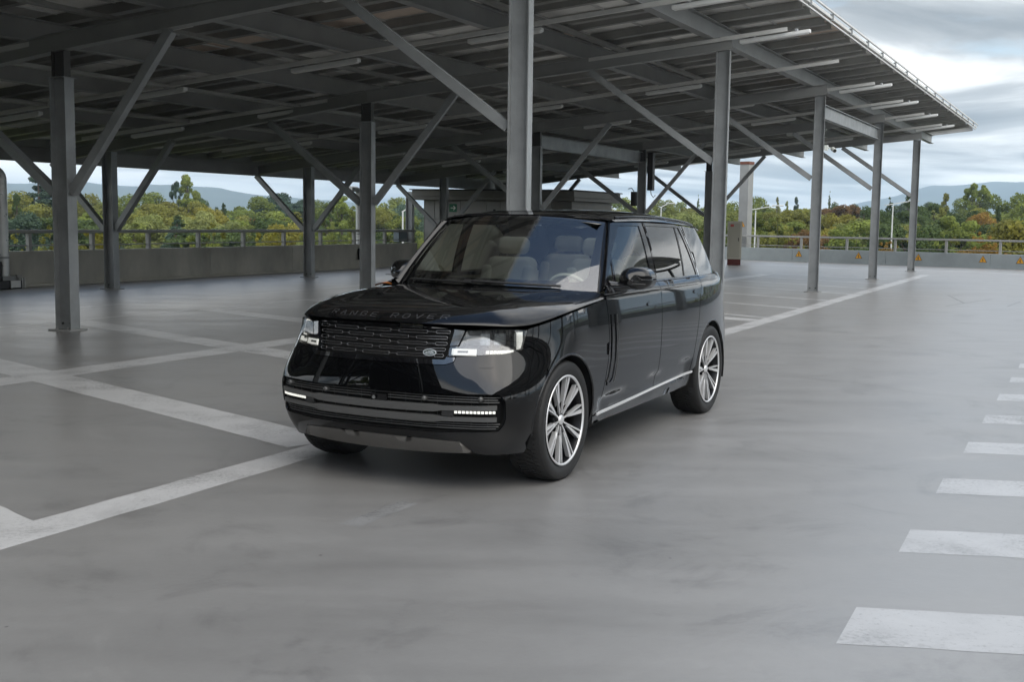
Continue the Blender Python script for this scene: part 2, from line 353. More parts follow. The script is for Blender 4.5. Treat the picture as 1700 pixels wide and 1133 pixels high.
bank(WL0, WLd, WLn, -50, 26); bank(WR0, WRd, WRn, -8, 60)
M_hill = mat('wooded_hillside', (.045, .060, .030), .95, var=.5, vscale=.004, bump=.5, bscale=.03)
def ridge(name, prof, D, depth, seed):
    """prof: (picture column, height in m) along the crest, D metres away"""
    xs = np.array([p[0] for p in prof]); hs = np.array([p[1] for p in prof]); rr = np.random.RandomState(seed); n = 160; m = 14
    px = np.linspace(xs[0], xs[-1], n); h = np.interp(px, xs, hs)
    for s_, a in ((7, .030), (17, .018), (40, .010)): h = h*(1+a*np.interp(np.linspace(0, s_, n), range(s_+1), rr.randn(s_+1)))
    k = MB(); vs = []; fs = []
    for j in range(m):
        t_ = j/(m-1); dd = D-depth*.55+depth*1.1*t_; prof_ = math.sin(math.pi*min(1, t_/.62)/2) if t_ < .62 else math.cos((t_-.62)/.38*math.pi/2)
        jit = np.interp(np.linspace(0, 30, n), range(31), rr.randn(31))*.05
        for i in range(n): vs.append(((px[i]-850)/FPX*dd, dd, GZ-8+max(0, h[i]*prof_*(1+(jit[i] if 0 < t_ < .6 else 0)))))
    for j in range(m-1):
        for i in range(n-1): a = j*n+i; fs.append((a, a+1, a+n+1, a+n))
    k.add(vs, fs, 0, True); return tag(k.build(name, M_hill), kind='structure')
ridge('hill', [(-700, 140), (-300, 150), (0, 152), (60, 148), (150, 150), (230, 140), (300, 141), (360, 126), (430, 108), (500, 98), (570, 86), (640, 66), (850, 45), (980, 25)], 4300, 1800, 3)
ridge('hill', [(880, 30), (1000, 55), (1100, 70), (1250, 62), (1380, 90), (1440, 150), (1490, 195), (1540, 235), (1700, 262), (2000, 270), (2500, 220)], 6000, 2600, 5)
# ================================================================ CANOPY
M_steel = mat('galvanised_paint', (.25, .262, .265), .42, .2, var=.16, vscale=2.5, rvar=.1, bump=.05, bscale=60)
M_steel2 = mat('grey_paint', (.26, .264, .258), .5, .1, var=.12, vscale=1.5)
M_purl = mat('zinc_purlin', (.27, .27, .255), .5, .3, var=.15, vscale=2.0)
M_panel = mat('panel_backsheet', (.84, .83, .79), .55, var=.14, vscale=1.1, randv=.16)
M_panel2 = mat('panel_backsheet_warm', (.70, .58, .48), .55, var=.15, vscale=1.1, randv=.12)
M_alu = mat('white_aluminium', (.60, .60, .58), .45, .2, var=.08, vscale=4)
M_lamp = mat('fluorescent_housing', (.62, .63, .62), .4, var=.06, vscale=3)
M_dark = mat('black_plastic', (.012, .012, .013), .45)
M_bolt = mat('dark_bolt', (.05, .05, .05), .4, .6)
SL = .125; Z0 = 5.08
can = empty('solar_canopy', lat(0, 0, 0), 0, 'large grey steel canopy with sloping solar panel roof over the parking bays', 'canopy')
CI = can.location.copy()
def cl(u, d, z=0.): return lat(u, d, z)-CI
M_stub = mat('dark_haunch', (.06, .06, .058), .6); HD, BF = .27, .22
def column(u, d, top, name='column'):
    b = cl(u, d); k = MB(); t_ = cl(u, d, top)
    c0 = Vector(b); k.isec(c0, c0+Vector((0, 0, top)), BF, HD, .012, .016, upd=VH)
    col = k.build(name, M_steel, can)
    bp = MB().box(b+Vector((0, 0, .012)), (.19, .17, .012), VH, UH)
    for sx_ in (-1, 1):
        for e_ in (-1, 1): bp.tube([b+VH*.09*sx_+UH*.10*e_+Vector((0, 0, .024)), b+VH*.09*sx_+UH*.10*e_+Vector((0, 0, .055))], .016, 6)
    bp.build('base_plate', M_steel2, col)
    for sx_ in (-1, 1):
        MB().tube([b+VH*.07*sx_-UH*.014+Vector((0, 0, .11)), b+VH*.07*sx_-UH*.03+Vector((0, 0, .11))], .016, 8).build('bolt', M_bolt, col)
    if 5 < d < 9: MB().isec(Vector((b.x, b.y, top+.002)), Vector((b.x, b.y, Z0-SL*d+.004)), .15, .22, .01, .014, upd=VH).build('head_stub', M_stub, col); MB().box(Vector((b.x, b.y, top+.006)), (.155, .135, .006), VH, UH).build('cap_plate', M_steel, col)
    return col
rows = {0: [(-50.5, 0), (-42, 0), (-33.7, 0), (-25.6, 0), (-16.965, 0), (-8.385, 0), (-.06, 0), (8.385, 0), (16.485, 0)],
        1: [(-50.5, 7.27), (-42, 7.27), (-33.5, 7.27), (-25, 7.27), (-16.62, 7.27), (-8.685, 7.27), (-.67, 7.27), (7.255, 7.27), (14.4, 7.27)],
        2: [(-49, 14.55), (-41, 14.55), (-32.5, 14.55), (-24, 14.55), (-15.6, 14.55), (-7.6, 14.55), (.015, 14.55), (7.775, 14.55), (15.0, 14.55)]}
for j in rows:
    for u, d in rows[j]: column(u, d, Z0-SL*d-.004 if j != 1 else 3.775)
EAVE = 16.45
def zb(d): return Z0-SL*d
for i in range(9):
    a, b_, c_ = (rows[j][i] for j in range(3)); u3 = c_[0]+(c_[0]-b_[0])*.26
    nodes = [(a[0], -.16), (b_[0], 7.27), (c_[0], 14.55), (u3, EAVE-.12)]
    for k in range(3):
        p, q = nodes[k], nodes[k+1]
        MB().isec(cl(p[0], p[1], zb(p[1])+.13), cl(q[0], q[1], zb(q[1])+.13), .18, .26, .010, .014).build('rafter', M_steel2, can)
    def ru(d): return float(np.interp(d, [n[1] for n in nodes], [n[0] for n in nodes]))
    for j, (dc, zc, dirs) in enumerate(((0, 2.95, (1,)), (7.27, 2.08, (-1, 1)), (14.55, 1.42, (-1, 1)))):
        for s_ in dirs:
            reach = (2.6 if j == 0 else 1.95 if s_ < 0 else 2.55 if j == 1 else 1.85); d1 = dc+s_*reach
            MB().bar(cl(ru(dc), dc+s_*.15, zc), cl(ru(d1), d1, zb(d1)-.02), .13, .13).build('brace', M_steel, can)
GD = [.25, 2.80, 5.35, 7.95, 10.4, 13.0]
U0, U1 = -58.0, 20.6
for k, d in enumerate(GD+[EAVE]):
    ue = 21.9-.17*d+.35 if d < EAVE else 17.6; dep = .34 if d < EAVE else .36; z = zb(d)+.262+(dep/2) if d < EAVE else zb(d)+dep/2-.01
    MB().isec(cl(U0, d, z), cl(ue, d, z), .19, dep, .011, .015).build('girder' if d < EAVE else 'eave_beam', M_steel2, can)
for (u0, u1, d, z) in ((0, 8.4, 0, 4.70), (7.25, -.67, 7.27, 3.92)):
    gp__ = .14; MB().isec(cl(u0+gp__*(1 if u1 > u0 else -1), d+.02, z), cl(u1-gp__*(1 if u1 > u0 else -1), d+.02, z), .16, .36, .012, .016).build('tie_beam', M_steel, can)
PZ = .262+.342          # underside of purlins above the rafter soffit
PITCHU = 1.92; PO = -8.31+.04; nP0 = -26; nP1 = 16
for k in range(nP0, nP1):
    u = PO+PITCHU*k
    if u > 21.4: continue
    for off, wd in ((0, .085), (.62, .06)):
        q = MB(); a, b_ = cl(u+off, -1.42, zb(-1.42)+PZ), cl(u+off, 17.4, zb(17.4)+PZ); d_ = (b_-a).normalized(); n2 = UH.cross(d_).normalized()*-1; n2 = n2 if n2.z > 0 else -n2
        q.box((a+b_)/2+n2*.075, ((b_-a).length/2, .006, .075), d_, UH, n2)
        q.box((a+b_)/2+n2*.006+UH*wd, ((b_-a).length/2, wd, .006), d_, UH, n2)
        q.build('purlin', M_purl, can)
sl_ = Vector((VH.x, VH.y, -SL)).normalized(); nn = UH.cross(sl_).normalized(); nn = nn if nn.z > 0 else -nn
pm = MB().box((0, 0, 0), (PITCHU/2-.004, .5235, .018), UH, sl_, nn); me1 = pm.mesh('panel', M_panel); me2 = pm.mesh('panel', M_panel2)
cells = []
for k in range(nP0, nP1-1):
    for r_ in range(18):
        u = PO+PITCHU*(k+.5); d = -1.48+1.05*(r_+.5)
        if u+.9 > 22.0-.17*d*.4: continue
        cells.append((u, d))
def key(c): q = lat(c[0], c[1], zb(c[1])+.8); return 1e6 if q.y < 3 else (q-Vector((0, 0, 1.7))).length
cells.sort(key=key); rest = MB()
for i, (u, d) in enumerate(cells):
    c = cl(u, d, zb(d)+PZ+.17+.02); warm = rnd.random() < .10
    if i < 295: inst('panel', me2 if warm else me1, can, c)
    else: rest.box(c, (PITCHU/2-.004, .5235, .018), UH, sl_, nn)
tag(rest.build('panel_field', M_panel, can), kind='stuff')
MB().bar(cl(U0, 17.46, zb(17.46)+PZ+.06), cl(20.8, 17.46, zb(17.46)+PZ+.06), .05, .30).build('low_fascia', M_steel2, can)
for r_ in range(19):
    d = -1.48+1.05*r_; a, b_ = cl(U0, d, zb(d)+PZ+.155), cl(22.0-.068*d, d, zb(d)+PZ+.155)
    MB().bar(a, b_, .05 if r_ else .04, .028).build('joint_rail', M_alu, can)
# far gable channel and the double gutter rail of the high eave
MB().bar(cl(21.9, -1.4, zb(-1.4)+PZ+.06), cl(20.7, 17.4, zb(17.4)+PZ+.06), .06, .20).build('gable_channel', M_steel2, can)
for off, zz_, h_ in ((-.05, .10, .05), (-.09, .20, .035), (-.02, .02, .03)):
    MB().bar(cl(U0, -1.5+off, zb(-1.5)+PZ+zz_), cl(22.0, -1.5+off, zb(-1.5)+PZ+zz_), .035, h_).build('eave_rail', M_alu, can)
clip = MB().box((0, 0, 0), (.02, .035, .07), UH, VH).mesh('rail_clip', M_steel)
for k in range(nP0, nP1):
    u = PO+PITCHU*k
    if u < 21.6: inst('rail_clip', clip, can, cl(u, -1.56, zb(-1.5)+PZ+.11))
# lamp carrying rails, cable trays
RU = [-25.5, -21, -16.45, -12.3, -8.45, -3.8, .65, 5.2, 9.5, 13.9]
for u in RU:
    a, b_ = cl(u, -1.2, zb(-1.2)+.215), cl(u-.1, 14.4, zb(14.4)+.215)
    MB().bar(a, b_, .055, .075).build('light_rail', M_alu, can)
for d, zo in ((2.3, .30), (8.9, -.02), (6.3, .12), (11.6, .02)):
    q = MB(); a, b_ = cl(-30, d, zb(d)+.2+zo), cl(16, d, zb(d)+.2+zo); q.bar(a, b_, .006, .06); q.bar(a+VH*.15, b_+VH*.15, .006, .06); q.bar(a+VH*.075-Vector((0, 0, .026)), b_+VH*.075-Vector((0, 0, .026)), .15, .004)
    q.build('cable_tray', M_purl, can)
    k_ = MB(); rn = random.Random(int(d*10)); pts = []
    for i in range(70): t_ = i/69; pts.append(a+(b_-a)*t_+VH*(.07+rn.uniform(-.03, .03))+Vector((0, 0, .01+rn.uniform(0, .03))))
    k_.tube(pts, .018, 6); k_.build('cable', M_dark, can)
lamp_spots = []
for i, u in enumerate(RU[1:]):
    for j, d in enumerate((-.95, 2.55, 5.9, 9.4, 12.6)):
        if (i, j) not in ((4, 0), (3, 1), (6, 2)): lamp_spots.append((u, d, i, j))
rown = ['first', 'second', 'third', 'fourth', 'fifth', 'sixth', 'seventh', 'eighth', 'ninth']
place = ['at the open eave end of', 'one place in from the open end of', 'halfway along', 'one place from the low end of', 'at the low end of']
lp = None
for (u, d, i, j) in lamp_spots:
    p = lat(u+.10, d, zb(d)+.13)
    if lp is None:
        lp = empty('strip_lamp', p); q = MB(); dl = Vector((VH.x, VH.y, -SL)).normalized()
        q.box((0, 0, 0), (.66, .055, .035), dl, UH, Vector((0, 0, 1))); q.build('lamp_housing', M_lamp, lp, bevel=.012)
        MB().box(Vector((0, 0, -.038)), (.63, .042, .012), dl, UH, Vector((0, 0, 1))).build('lamp_diffuser', M_alu, lp, bevel=.008)
        for s_ in (-1, 1): MB().box(dl*.4*s_+Vector((0, 0, .055)), (.02, .06, .025), dl, UH, Vector((0, 0, 1))).build('bracket', M_steel, lp)
        o = lp
    else: o = copy_tree(lp)
    o.location = p
    tag(o, 'white strip lamp %s the %s light rail' % (place[j], rown[i]), 'lamp', 'strip lamps hung under the canopy')
# ================================================================ PARAPETS, STAIR HUT, FITTINGS
M_conc = mat('bare_concrete', (.40, .385, .335), .8, var=.28, vscale=.9, bump=.15, bscale=18, stretch=(1, 1, .55))
M_wallp = mat('grey_painted_concrete', (.26, .29, .295), .55, var=.16, vscale=.8, bump=.06, bscale=20)
M_rail = mat('handrail_grey', (.30, .30, .285), .5, .15, var=.1, vscale=2)
Zv = Vector((0, 0, 1))
def parapet(name, label, P, Q, h, th, out, m, seg, rail_z, post_sp, rail_h=.085):
    L = (Q-P).length; d = (Q-P)/L; root = empty(name, P, 0, label, 'wall')
    n = max(1, round(L/seg)); s_ = L/n
    for i in range(n):
        a = d*(i*s_+.006); b = d*((i+1)*s_-.006); c = (a+b)/2+out*th/2+Zv*h/2
        MB().box(c, (s_/2-.006, th/2, h/2), d, out, Zv).build('wall_panel', m, root, bevel=.012)
    MB().box(d*L/2+out*(th/2+.002)+Zv*(h/2-.02), (L/2, th/2-.03, h/2-.04), d, out, Zv).build('wall_core', m, root)
    MB().box(d*L/2-out*.045+Zv*.035, (L/2, .043, .035), d, out, Zv).build('kerb_fillet', m, root)
    MB().box(d*L/2+out*th*.55+Zv*(rail_z-rail_h/2), (L/2, .07, rail_h/2), d, out, Zv).build('top_rail', M_rail, root, bevel=.012)
    MB().box(d*L/2+out*(th*.75)+Zv*(h+.13), (L/2, .018, .015), d, out, Zv).build('mid_rail', M_rail, root)
    k = 0; pm_ = MB().box((0, 0, (rail_z-rail_h-h)/2), (.045, .055, (rail_z-rail_h-h)/2-.001), d, out, Zv).mesh('rail_post', M_rail)
    while k*post_sp < L:
        inst('rail_post', pm_, root, d*(k*post_sp+.4)+out*th*.55+Zv*h); k += 1
    return root
parapet('concrete_parapet', 'long bare concrete parapet with a flat grey handrail along the left side of the deck', WL0-WLd*60, WL0+WLd*19.3, .865, .25, WLn, M_conc, 3.9, 1.385, 2.02)
parapet('painted_parapet', 'low grey painted parapet with handrail and yellow warning triangles on the right', WR0+WRd*.0, WR0+WRd*60, .62, .25, WRn, M_wallp, 4.6, 1.235, 2.3)
# a grey pillar standing on the painted parapet
jp = Vector((11.58, 57.55, 0)); q = empty('concrete_pillar', jp, 0, 'broad grey pillar rising from the painted parapet beside the cream cabinet', 'pillar')
MB().box((0, 0, 2.36), (.25, .25, 2.36), WRd, WRn).build('shaft', M_steel2, q, bevel=.015); MB().box((0, 0, 4.79), (.27, .27, .07), WRd, WRn).build('red_collar', mat('rust_red', (.13, .04, .02), .6), q)
M_yel = mat('warning_yellow', (.62, .30, .02), .5, var=.1); M_blk = mat('sign_black', (.015, .015, .015), .6)
def warn_sign(pos, d, out, label, s=.20):
    r_ = empty('warning_sign', pos, 0, label, 'sign', 'yellow warning triangles on the grey parapet')
    tri = lambda k_, y0, y1: ([d*(s*k_*math.sin(a))+Zv*(s*k_*math.cos(a))-out*y for y in (y0, y1) for a in (0, R(120), R(240))], [(0, 1, 2), (3, 5, 4), (0, 3, 4, 1), (1, 4, 5, 2), (2, 5, 3, 0)])
    MB().add(*tri(1.0, .0, .006)) if False else None
    k = MB(); k.add(*tri(1.0, .001, .007)); k.build('border', M_blk, r_); k = MB(); k.add(*tri(.86, .007, .0095)); k.build('plate', M_yel, r_)
    k = MB(); F_ = -out*.0115
    k.bar(F_+d*.02+Zv*.085, F_-d*.03-Zv*.0, .022, .003, -out); k.bar(F_-d*.03, F_+d*.025-Zv*.005, .022, .003, -out); k.bar(F_+d*.025-Zv*.005, F_-d*.015-Zv*.075, .02, .003, -out)
    k.build('bolt_symbol', M_blk, r_); return r_
def on_wall(px): # where the wall face is seen in picture column px
    t_ = (px-850)/FPX; P = WR0; s_ = (t_*P.y-P.x)/(WRd.x-t_*WRd.y); return P+WRd*s_-WRn*.002
for px, lb in ((1323, 'yellow warning triangle on the parapet just left of the nearest right-hand column'), (1422, 'yellow warning triangle on the parapet between the two slim columns'), (1521, 'yellow warning triangle half hidden by the farthest slim column'), (1628, 'yellow warning triangle on open parapet right of all columns'), (1690, 'yellow warning triangle on the parapet at the right edge of the picture')):
    warn_sign(on_wall(px)+Zv*.35, WRd, WRn, lb)
warn_sign(jp-WRn*.252+Zv*1.72, WRd, WRn, 'small orange warning triangle on the broad grey pillar', .17)
# cream cabinet
cb = Vector((9.55, 49.6, 0)); c_ = empty('electrical_cabinet', cb, R(-10), 'tall cream electrical cabinet on a dark red base near the far corner', 'cabinet')
M_cream = mat('cream_enamel', (.52, .51, .44), .45, var=.05); M_red = mat('oxide_red', (.10, .018, .015), .6)
MB().box((0, 0, 1.06), (.30, .30, .80)).build('body', M_cream, c_, bevel=.01); MB().box((0, 0, .13), (.28, .28, .13)).build('base', M_red, c_)
MB().box((-.02, -.306, 1.06), (.25, .006, .74)).build('door', mat('beige_door', (.40, .39, .33), .5), c_, bevel=.003); MB().box((-.12, -.314, 1.70), (.07, .003, .05)).build('warning_label', mat('red_label', (.45, .06, .05), .5), c_)
MB().box((.16, -.318, 1.1), (.015, .012, .07)).build('handle', M_blk, c_); MB().box((0, 0, 1.87), (.32, .32, .012)).build('cap', M_cream, c_)
# stair hut
hx = VH*-1; hy = UH
M_dark2 = mat('anthracite_cladding', (.03, .031, .033), .5); M_clad = mat('grey_cladding', (.17, .165, .15), .55, .1, var=.10, vscale=1.2); M_clad2 = mat('light_door_grey', (.30, .295, .28), .5, var=.06, vscale=2)
hut = empty('stair_hut', HUT, 0, 'flat roofed grey stair hut with wide fascia behind the car', 'building')
W_, D_ = 5.9, 4.0
def hb(x0, x1, y0, y1, z0, z1, nm, m, bev=0): return MB().box(hx*(x0+x1)/2+hy*(y0+y1)/2+Zv*(z0+z1)/2, ((x1-x0)/2, (y1-y0)/2, (z1-z0)/2), hx, hy, Zv).build(nm, m, hut, bevel=bev)
hb(0, W_, .12, D_, 0, 2.52, 'wall', M_clad); hb(-.28, W_+.3, -.35, D_+.2, 2.53, 2.66, 'fascia_board', M_clad, .01); hb(-.25, W_+.27, -.32, D_+.2, 2.664, 2.90, 'fascia_board', M_clad, .01); hb(-.32, W_+.34, -.39, D_+.25, 2.904, 2.945, 'roof', M_blk)
x_ = .06
for wd in (.42, 1.05, 1.05, .55, .9, 1.1):
    hb(x_, x_+wd-.02, .085, .118, .06, 1.80, 'wall_panel', M_clad2, .004); hb(x_, x_+wd-.02, .085, .118, 1.82, 2.50, 'wall_panel', M_clad2, .004); x_ += wd
hb(2.95, 3.85, .05, .083, .02, 2.1, 'door', M_clad, .006); hb(3.72, 3.78, .02, .05, 1.0, 1.12, 'handle', M_alu); hb(2.86, 2.93, .04, .118, 0, 2.2, 'door_frame', M_blk); hb(3.87, 3.94, .04, .118, 0, 2.2, 'door_frame', M_blk)
hb(4.1, 5.6, .05, .083, .7, 2.2, 'window', M_dark)
es = HUT+hx*1.22+hy*.078+Zv*2.235
M_green = mat('safety_green', (.004, .13, .06), .45); M_white = mat('sign_white', (.75, .78, .74), .5)
e_ = empty('exit_arrow_sign', es, 0, 'square green exit sign with a white arrow on the hut wall', 'sign')
MB().box((0, 0, 0), (.155, .006, .155), hx, hy, Zv).build('plate', M_green, e_, bevel=.003)
k = MB(); fy = -hy*.0085; k.bar(fy-hx*.095, fy+hx*.085, .030, .003, -hy); k.bar(fy+hx*.098, fy+hx*.02+Zv*.078, .032, .003, -hy); k.bar(fy+hx*.098, fy+hx*.02-Zv*.078, .032, .003, -hy); k.build('arrow', M_white, e_)
pp = at_px(679, 45.0); q = empty('steel_post', Vector((pp.x, pp.y, .87)), 0, 'broad dark steel post on the parapet left of the stair hut', 'post')
MB().isec((0, 0, 0), (0, 0, 1.98), .26, .26, .014, .02, upd=VH).build('shaft', M_steel, q); MB().box((0, 0, .01), (.16, .16, .01), UH, VH).build('base_plate', M_steel2, q)
gb = pp-WLd*.75-WLn*.02; q = empty('junction_box', Vector((gb.x, gb.y, .9)), 0, 'blue grey junction box standing on the parapet by the steel post', 'box')
MB().box((0, 0, .20), (.30, .12, .19), WLd, WLn).build('box_body', mat('blue_grey_box', (.12, .15, .17), .5), q, bevel=.01); MB().box((0, 0, .40), (.32, .14, .01), WLd, WLn).build('lid', M_steel2, q)
# vent pipes
M_pipe = mat('pale_galvanised_pipe', (.50, .51, .50), .33, .45, var=.10, vscale=3, rvar=.1)
def pipe(pos, h, r_, label, bend):
    q = empty('vent_pipe', pos, 0, label, 'pipe'); k = MB(); pth = [(0, 0, .0), (0, 0, h*.3), (0, 0, h-r_*1.2)]
    for i in range(1, 9): a = R(i*90/8); pth.append(tuple(bend*(r_*1.9*(1-math.cos(a)))+Zv*(h-r_*1.2+r_*1.6*math.sin(a))))
    e = Vector(pth[-1]); pth.append(tuple(e+bend*.35)); k.tube(pth, r_, 28); k.build('duct', M_pipe, q)
    for z in (h*.17,): MB().tube([(0, 0, z), (0, 0, z+.05)], r_*1.06, 28).build('joint_band', M_steel2, q)
    MB().box((0, 0, -.12), (r_*1.5, r_*1.5, .12), WLd, WLn).build('plinth', M_steel2, q); return q
vp = Vector((-12.03, 27.05, .30)); pipe(vp, 2.42, .125, 'fat pale grey vent pipe standing at the left edge of the picture', -WLd)
fitp = WL0-WLd*.1-WLn*.0; q = empty('fan_unit', Vector((vp.x, vp.y, 0)), 0, 'small black and white fan unit at the foot of the fat vent pipe', 'fan unit')
MB().box((0, 0, .10), (.34, .22, .10), WLd, WLn).build('cabinet', M_dark, q, bevel=.02); MB().box(WLd*.12-WLn*.235+Zv*.11, (.14, .014, .085), WLd, WLn).build('grille', M_alu, q, bevel=.006)
MB().box(-WLd*.33-WLn*.0+Zv*.43, (.12, .2, .22), WLd, WLn).build('motor_box', M_dark, q, bevel=.02)
for i in range(3): MB().box(WLd*(.30+.07*i)-WLn*.06+Zv*.13, (.012, .12, .12), WLd, WLn).build('fin', M_alu, q)
MB().box(WLd*.50+WLn*.1+Zv*.17, (.07, .03, .14), WLd, WLn).build('plate', M_clad2, q)
mp = at_px(594, 41.6); mp = Vector((mp.x, mp.y, .87)); pipe(mp-Vector((0, 0, .0)), 1.92, .10, 'slim white vent pipe on the far parapet behind the middle column', WLd*-1)
wl = at_px(590.5, 41.0); s_ = (wl-WL0).dot(WLd); wp = WL0+WLd*s_-WLn*.08
q = empty('wall_lantern', Vector((wp.x, wp.y, .52)), 0, 'dark wall fitting fixed to the concrete parapet behind the middle column', 'wall light')
MB().box((0, 0, 0), (.17, .05, .20), WLd, WLn).build('casing', M_dark, q, bevel=.015); MB().box(-WLd*.05-WLn*.056, (.09, .006, .15), WLd, WLn).build('lens', M_clad, q)
# CCTV camera, control boxes on the canopy columns
cc = lat(.06, -.17, 3.75); q = empty('security_camera', cc, 0, 'small white security camera on the right side of the nearest slim column', 'camera')
MB().box((0, 0, 0), (.05, .04, .07), UH, VH).build('mount', M_white, q); k = MB(); k.tube([-VH*.04, -VH*.20-Zv*.03], .02, 8); k.build('arm', M_white, q); k = MB(); k.tube([-VH*.17-Zv*.03-UH*.05, -VH*.26-Zv*.09-UH*.22], .055, 12); k.build('housing', M_white, q); k = MB(); k.disc(-VH*.2602-Zv*.0905-UH*.222, .045, -VH*.09-Zv*.06-UH*.17); k.build('lens', M_blk, q)
bb = lat(7.25, 7.27, 3.1)-VH*.30; q = empty('control_box', bb, 0, 'black control box with hanging cable on a column behind the car roof', 'control box')
MB().box((0, 0, .35), (.11, .09, .62), UH, VH).build('casing', M_dark, q, bevel=.015); k = MB(); k.tube([Vector((0, 0, -.27)), Vector((.02, 0, -.4)), Vector((.10, .02, -.5)), Vector((.16, .02, -.42))], .012, 6); k.build('cable', M_dark, q)
sp_ = lat(7.25, 7.27, 2.55)+VH*.26; q = empty('loudspeaker', sp_, 0, 'small black loudspeaker on the same column, left side, below the beam', 'speaker')
MB().box((0, 0, 0), (.09, .08, .24), UH, VH).build('casing', M_dark, q, bevel=.02); k = MB(); k.tube([Vector((0, 0, .25)), VH*.08+Zv*.36, VH*.2+Zv*.33], .014, 6); k.build('bracket', M_dark, q)
# street lamps beyond the parapet
M_lampost = mat('lamp_post_grey', (.50, .51, .50), .45)
def street_lamp(px, D, ztop, label, span=2.0, two=True):
    p = at_px(px, D, GZ); r_ = empty('street_lamp', p, 0, label, 'street lamp', 'white street lamps beyond the parapet'); h = ztop-GZ
    MB().tube([(0, 0, 0), (0, 0, h*.5), (0, 0, h)], [.07, .055, .04], 10).build('pole', M_lampost, r_)
    MB().bar((-.55 if two else -.05, 0, h-.02), (span, .3, h+.28), .05, .045).build('arm', M_lampost, r_)
    MB().box((span+.25, .33, h+.31), (.34, .11, .035)).build('lamp_head', M_lampost, r_, bevel=.02)
    MB().box((0, 0, .2), (.2, .2, .2)).build('footing', M_conc, r_)
street_lamp(1249, 72, 2.65, 'slim white street lamp seen just right of the broad grey pillar', 1.2)
street_lamp(1475, 76, 3.15, 'slim white street lamp seen between the two farthest slim columns', 1.2)
street_lamp(1093, 86, 2.95, 'slim white street lamp rising behind the car roof', .5, False)
street_lamp(667, 62, 2.2, 'thin grey lamp post among trees left of the stair hut', .4, False)
# small houses glimpsed through the trees
M_hw = mat('pale_render', (.60, .58, .54), .8, var=.06); M_hr = mat('terracotta_roof', (.36, .17, .10), .8, var=.2, vscale=2); M_win = mat('window_dark', (.02, .025, .03), .15)
def house(px, D, zr, label, wd=9, m=None):
    p = at_px(px, D, GZ); r_ = empty('house', p, R(12), label, 'house'); h = zr-GZ
    MB().box((0, 0, h*.36), (wd/2, 4, h*.36)).build('wall', M_hw, r_); k = MB(); a = h*.72
    k.add([(-wd/2-.4, -4.5, a), (wd/2+.4, -4.5, a), (wd/2+.4, 4.5, a), (-wd/2-.4, 4.5, a), (-wd/2-.4, 0, h), (wd/2+.4, 0, h)], [(0, 1, 5, 4), (2, 3, 4, 5), (0, 4, 3), (1, 2, 5), (0, 3, 2, 1)]); k.build('roof', m or M_hr, r_)
    for i in (-1, 0, 1):
        f_ = MB().box((i*wd*.3, -4.03, h*.5), (.6, .04, .8)).build('window', M_win, r_); MB().box((i*wd*.3, -4.08, h*.5), (.7, .02, .05)).build('sash', M_white, f_)
house(422, 290, 2.2, 'small house with a pink tiled roof between trees on the left', 10)
house(437, 300, 2.6, 'pale house with orange roof, right of the pink roofed house', 6)
house(1590, 232, .7, 'white house half hidden by trees right of the farthest column', 7, M_hw)
house(1632, 225, .9, 'narrow white house showing between the dark trees and the yellow tree', 3, M_hw)
house(1683, 170, 2.6, 'white roofed house behind the yellow bushes at the right edge', 4, M_hw)
# ================================================================ TREES
def leaf_mat(name, a, b, c, sc=.55):
    m = bpy.data.materials.new(name); m.use_nodes = True; t = m.node_tree; bs = t.nodes['Principled BSDF']
    tcx = t.nodes.new('ShaderNodeTexCoord'); oi = t.nodes.new('ShaderNodeObjectInfo')
    ad = t.nodes.new('ShaderNodeVectorMath'); ad.operation = 'ADD'; t.links.new(tcx.outputs['Object'], ad.inputs[0])
    cb = t.nodes.new('ShaderNodeCombineXYZ'); t.links.new(math_node(t, 'MULTIPLY', oi.outputs['Random'], 90), cb.inputs[0]); t.links.new(cb.outputs[0], ad.inputs[1])
    n = noise(t, ad.outputs[0], sc, 3, .6); n2 = noise(t, ad.outputs[0], 5.5, 2, .5)
    col = ramp(t, n, [(.32, a), (.5, b), (.68, c)])
    col = mixc(t, .55, col, ramp(t, n2, [(.3, [x*.45 for x in b]), (.7, [min(1, x*1.5) for x in b])]))
    g = t.nodes.new('ShaderNodeMapRange'); t.links.new(oi.outputs['Random'], g.inputs[0]); g.inputs[3].default_value = 1.1; g.inputs[4].default_value = 1.7
    cc_ = t.nodes.new('ShaderNodeCombineColor'); [t.links.new(g.outputs[0], cc_.inputs[i]) for i in range(3)]
    col = mixc(t, 1.0, col, cc_.outputs[0], 'MULTIPLY')
    t.links.new(col, bs.inputs['Base Color']); bs.inputs['Roughness'].default_value = .7; bs.inputs['Specular IOR Level'].default_value = .2
    tr = t.nodes.new('ShaderNodeBsdfTranslucent'); t.links.new(col, tr.inputs[0]); mx = t.nodes.new('ShaderNodeMixShader'); mx.inputs[0].default_value = .42
    t.links.new(bs.outputs[0], mx.inputs[1]); t.links.new(tr.outputs[0], mx.inputs[2]); t.links.new(mx.outputs[0], t.nodes['Material Output'].inputs[0])
    return m
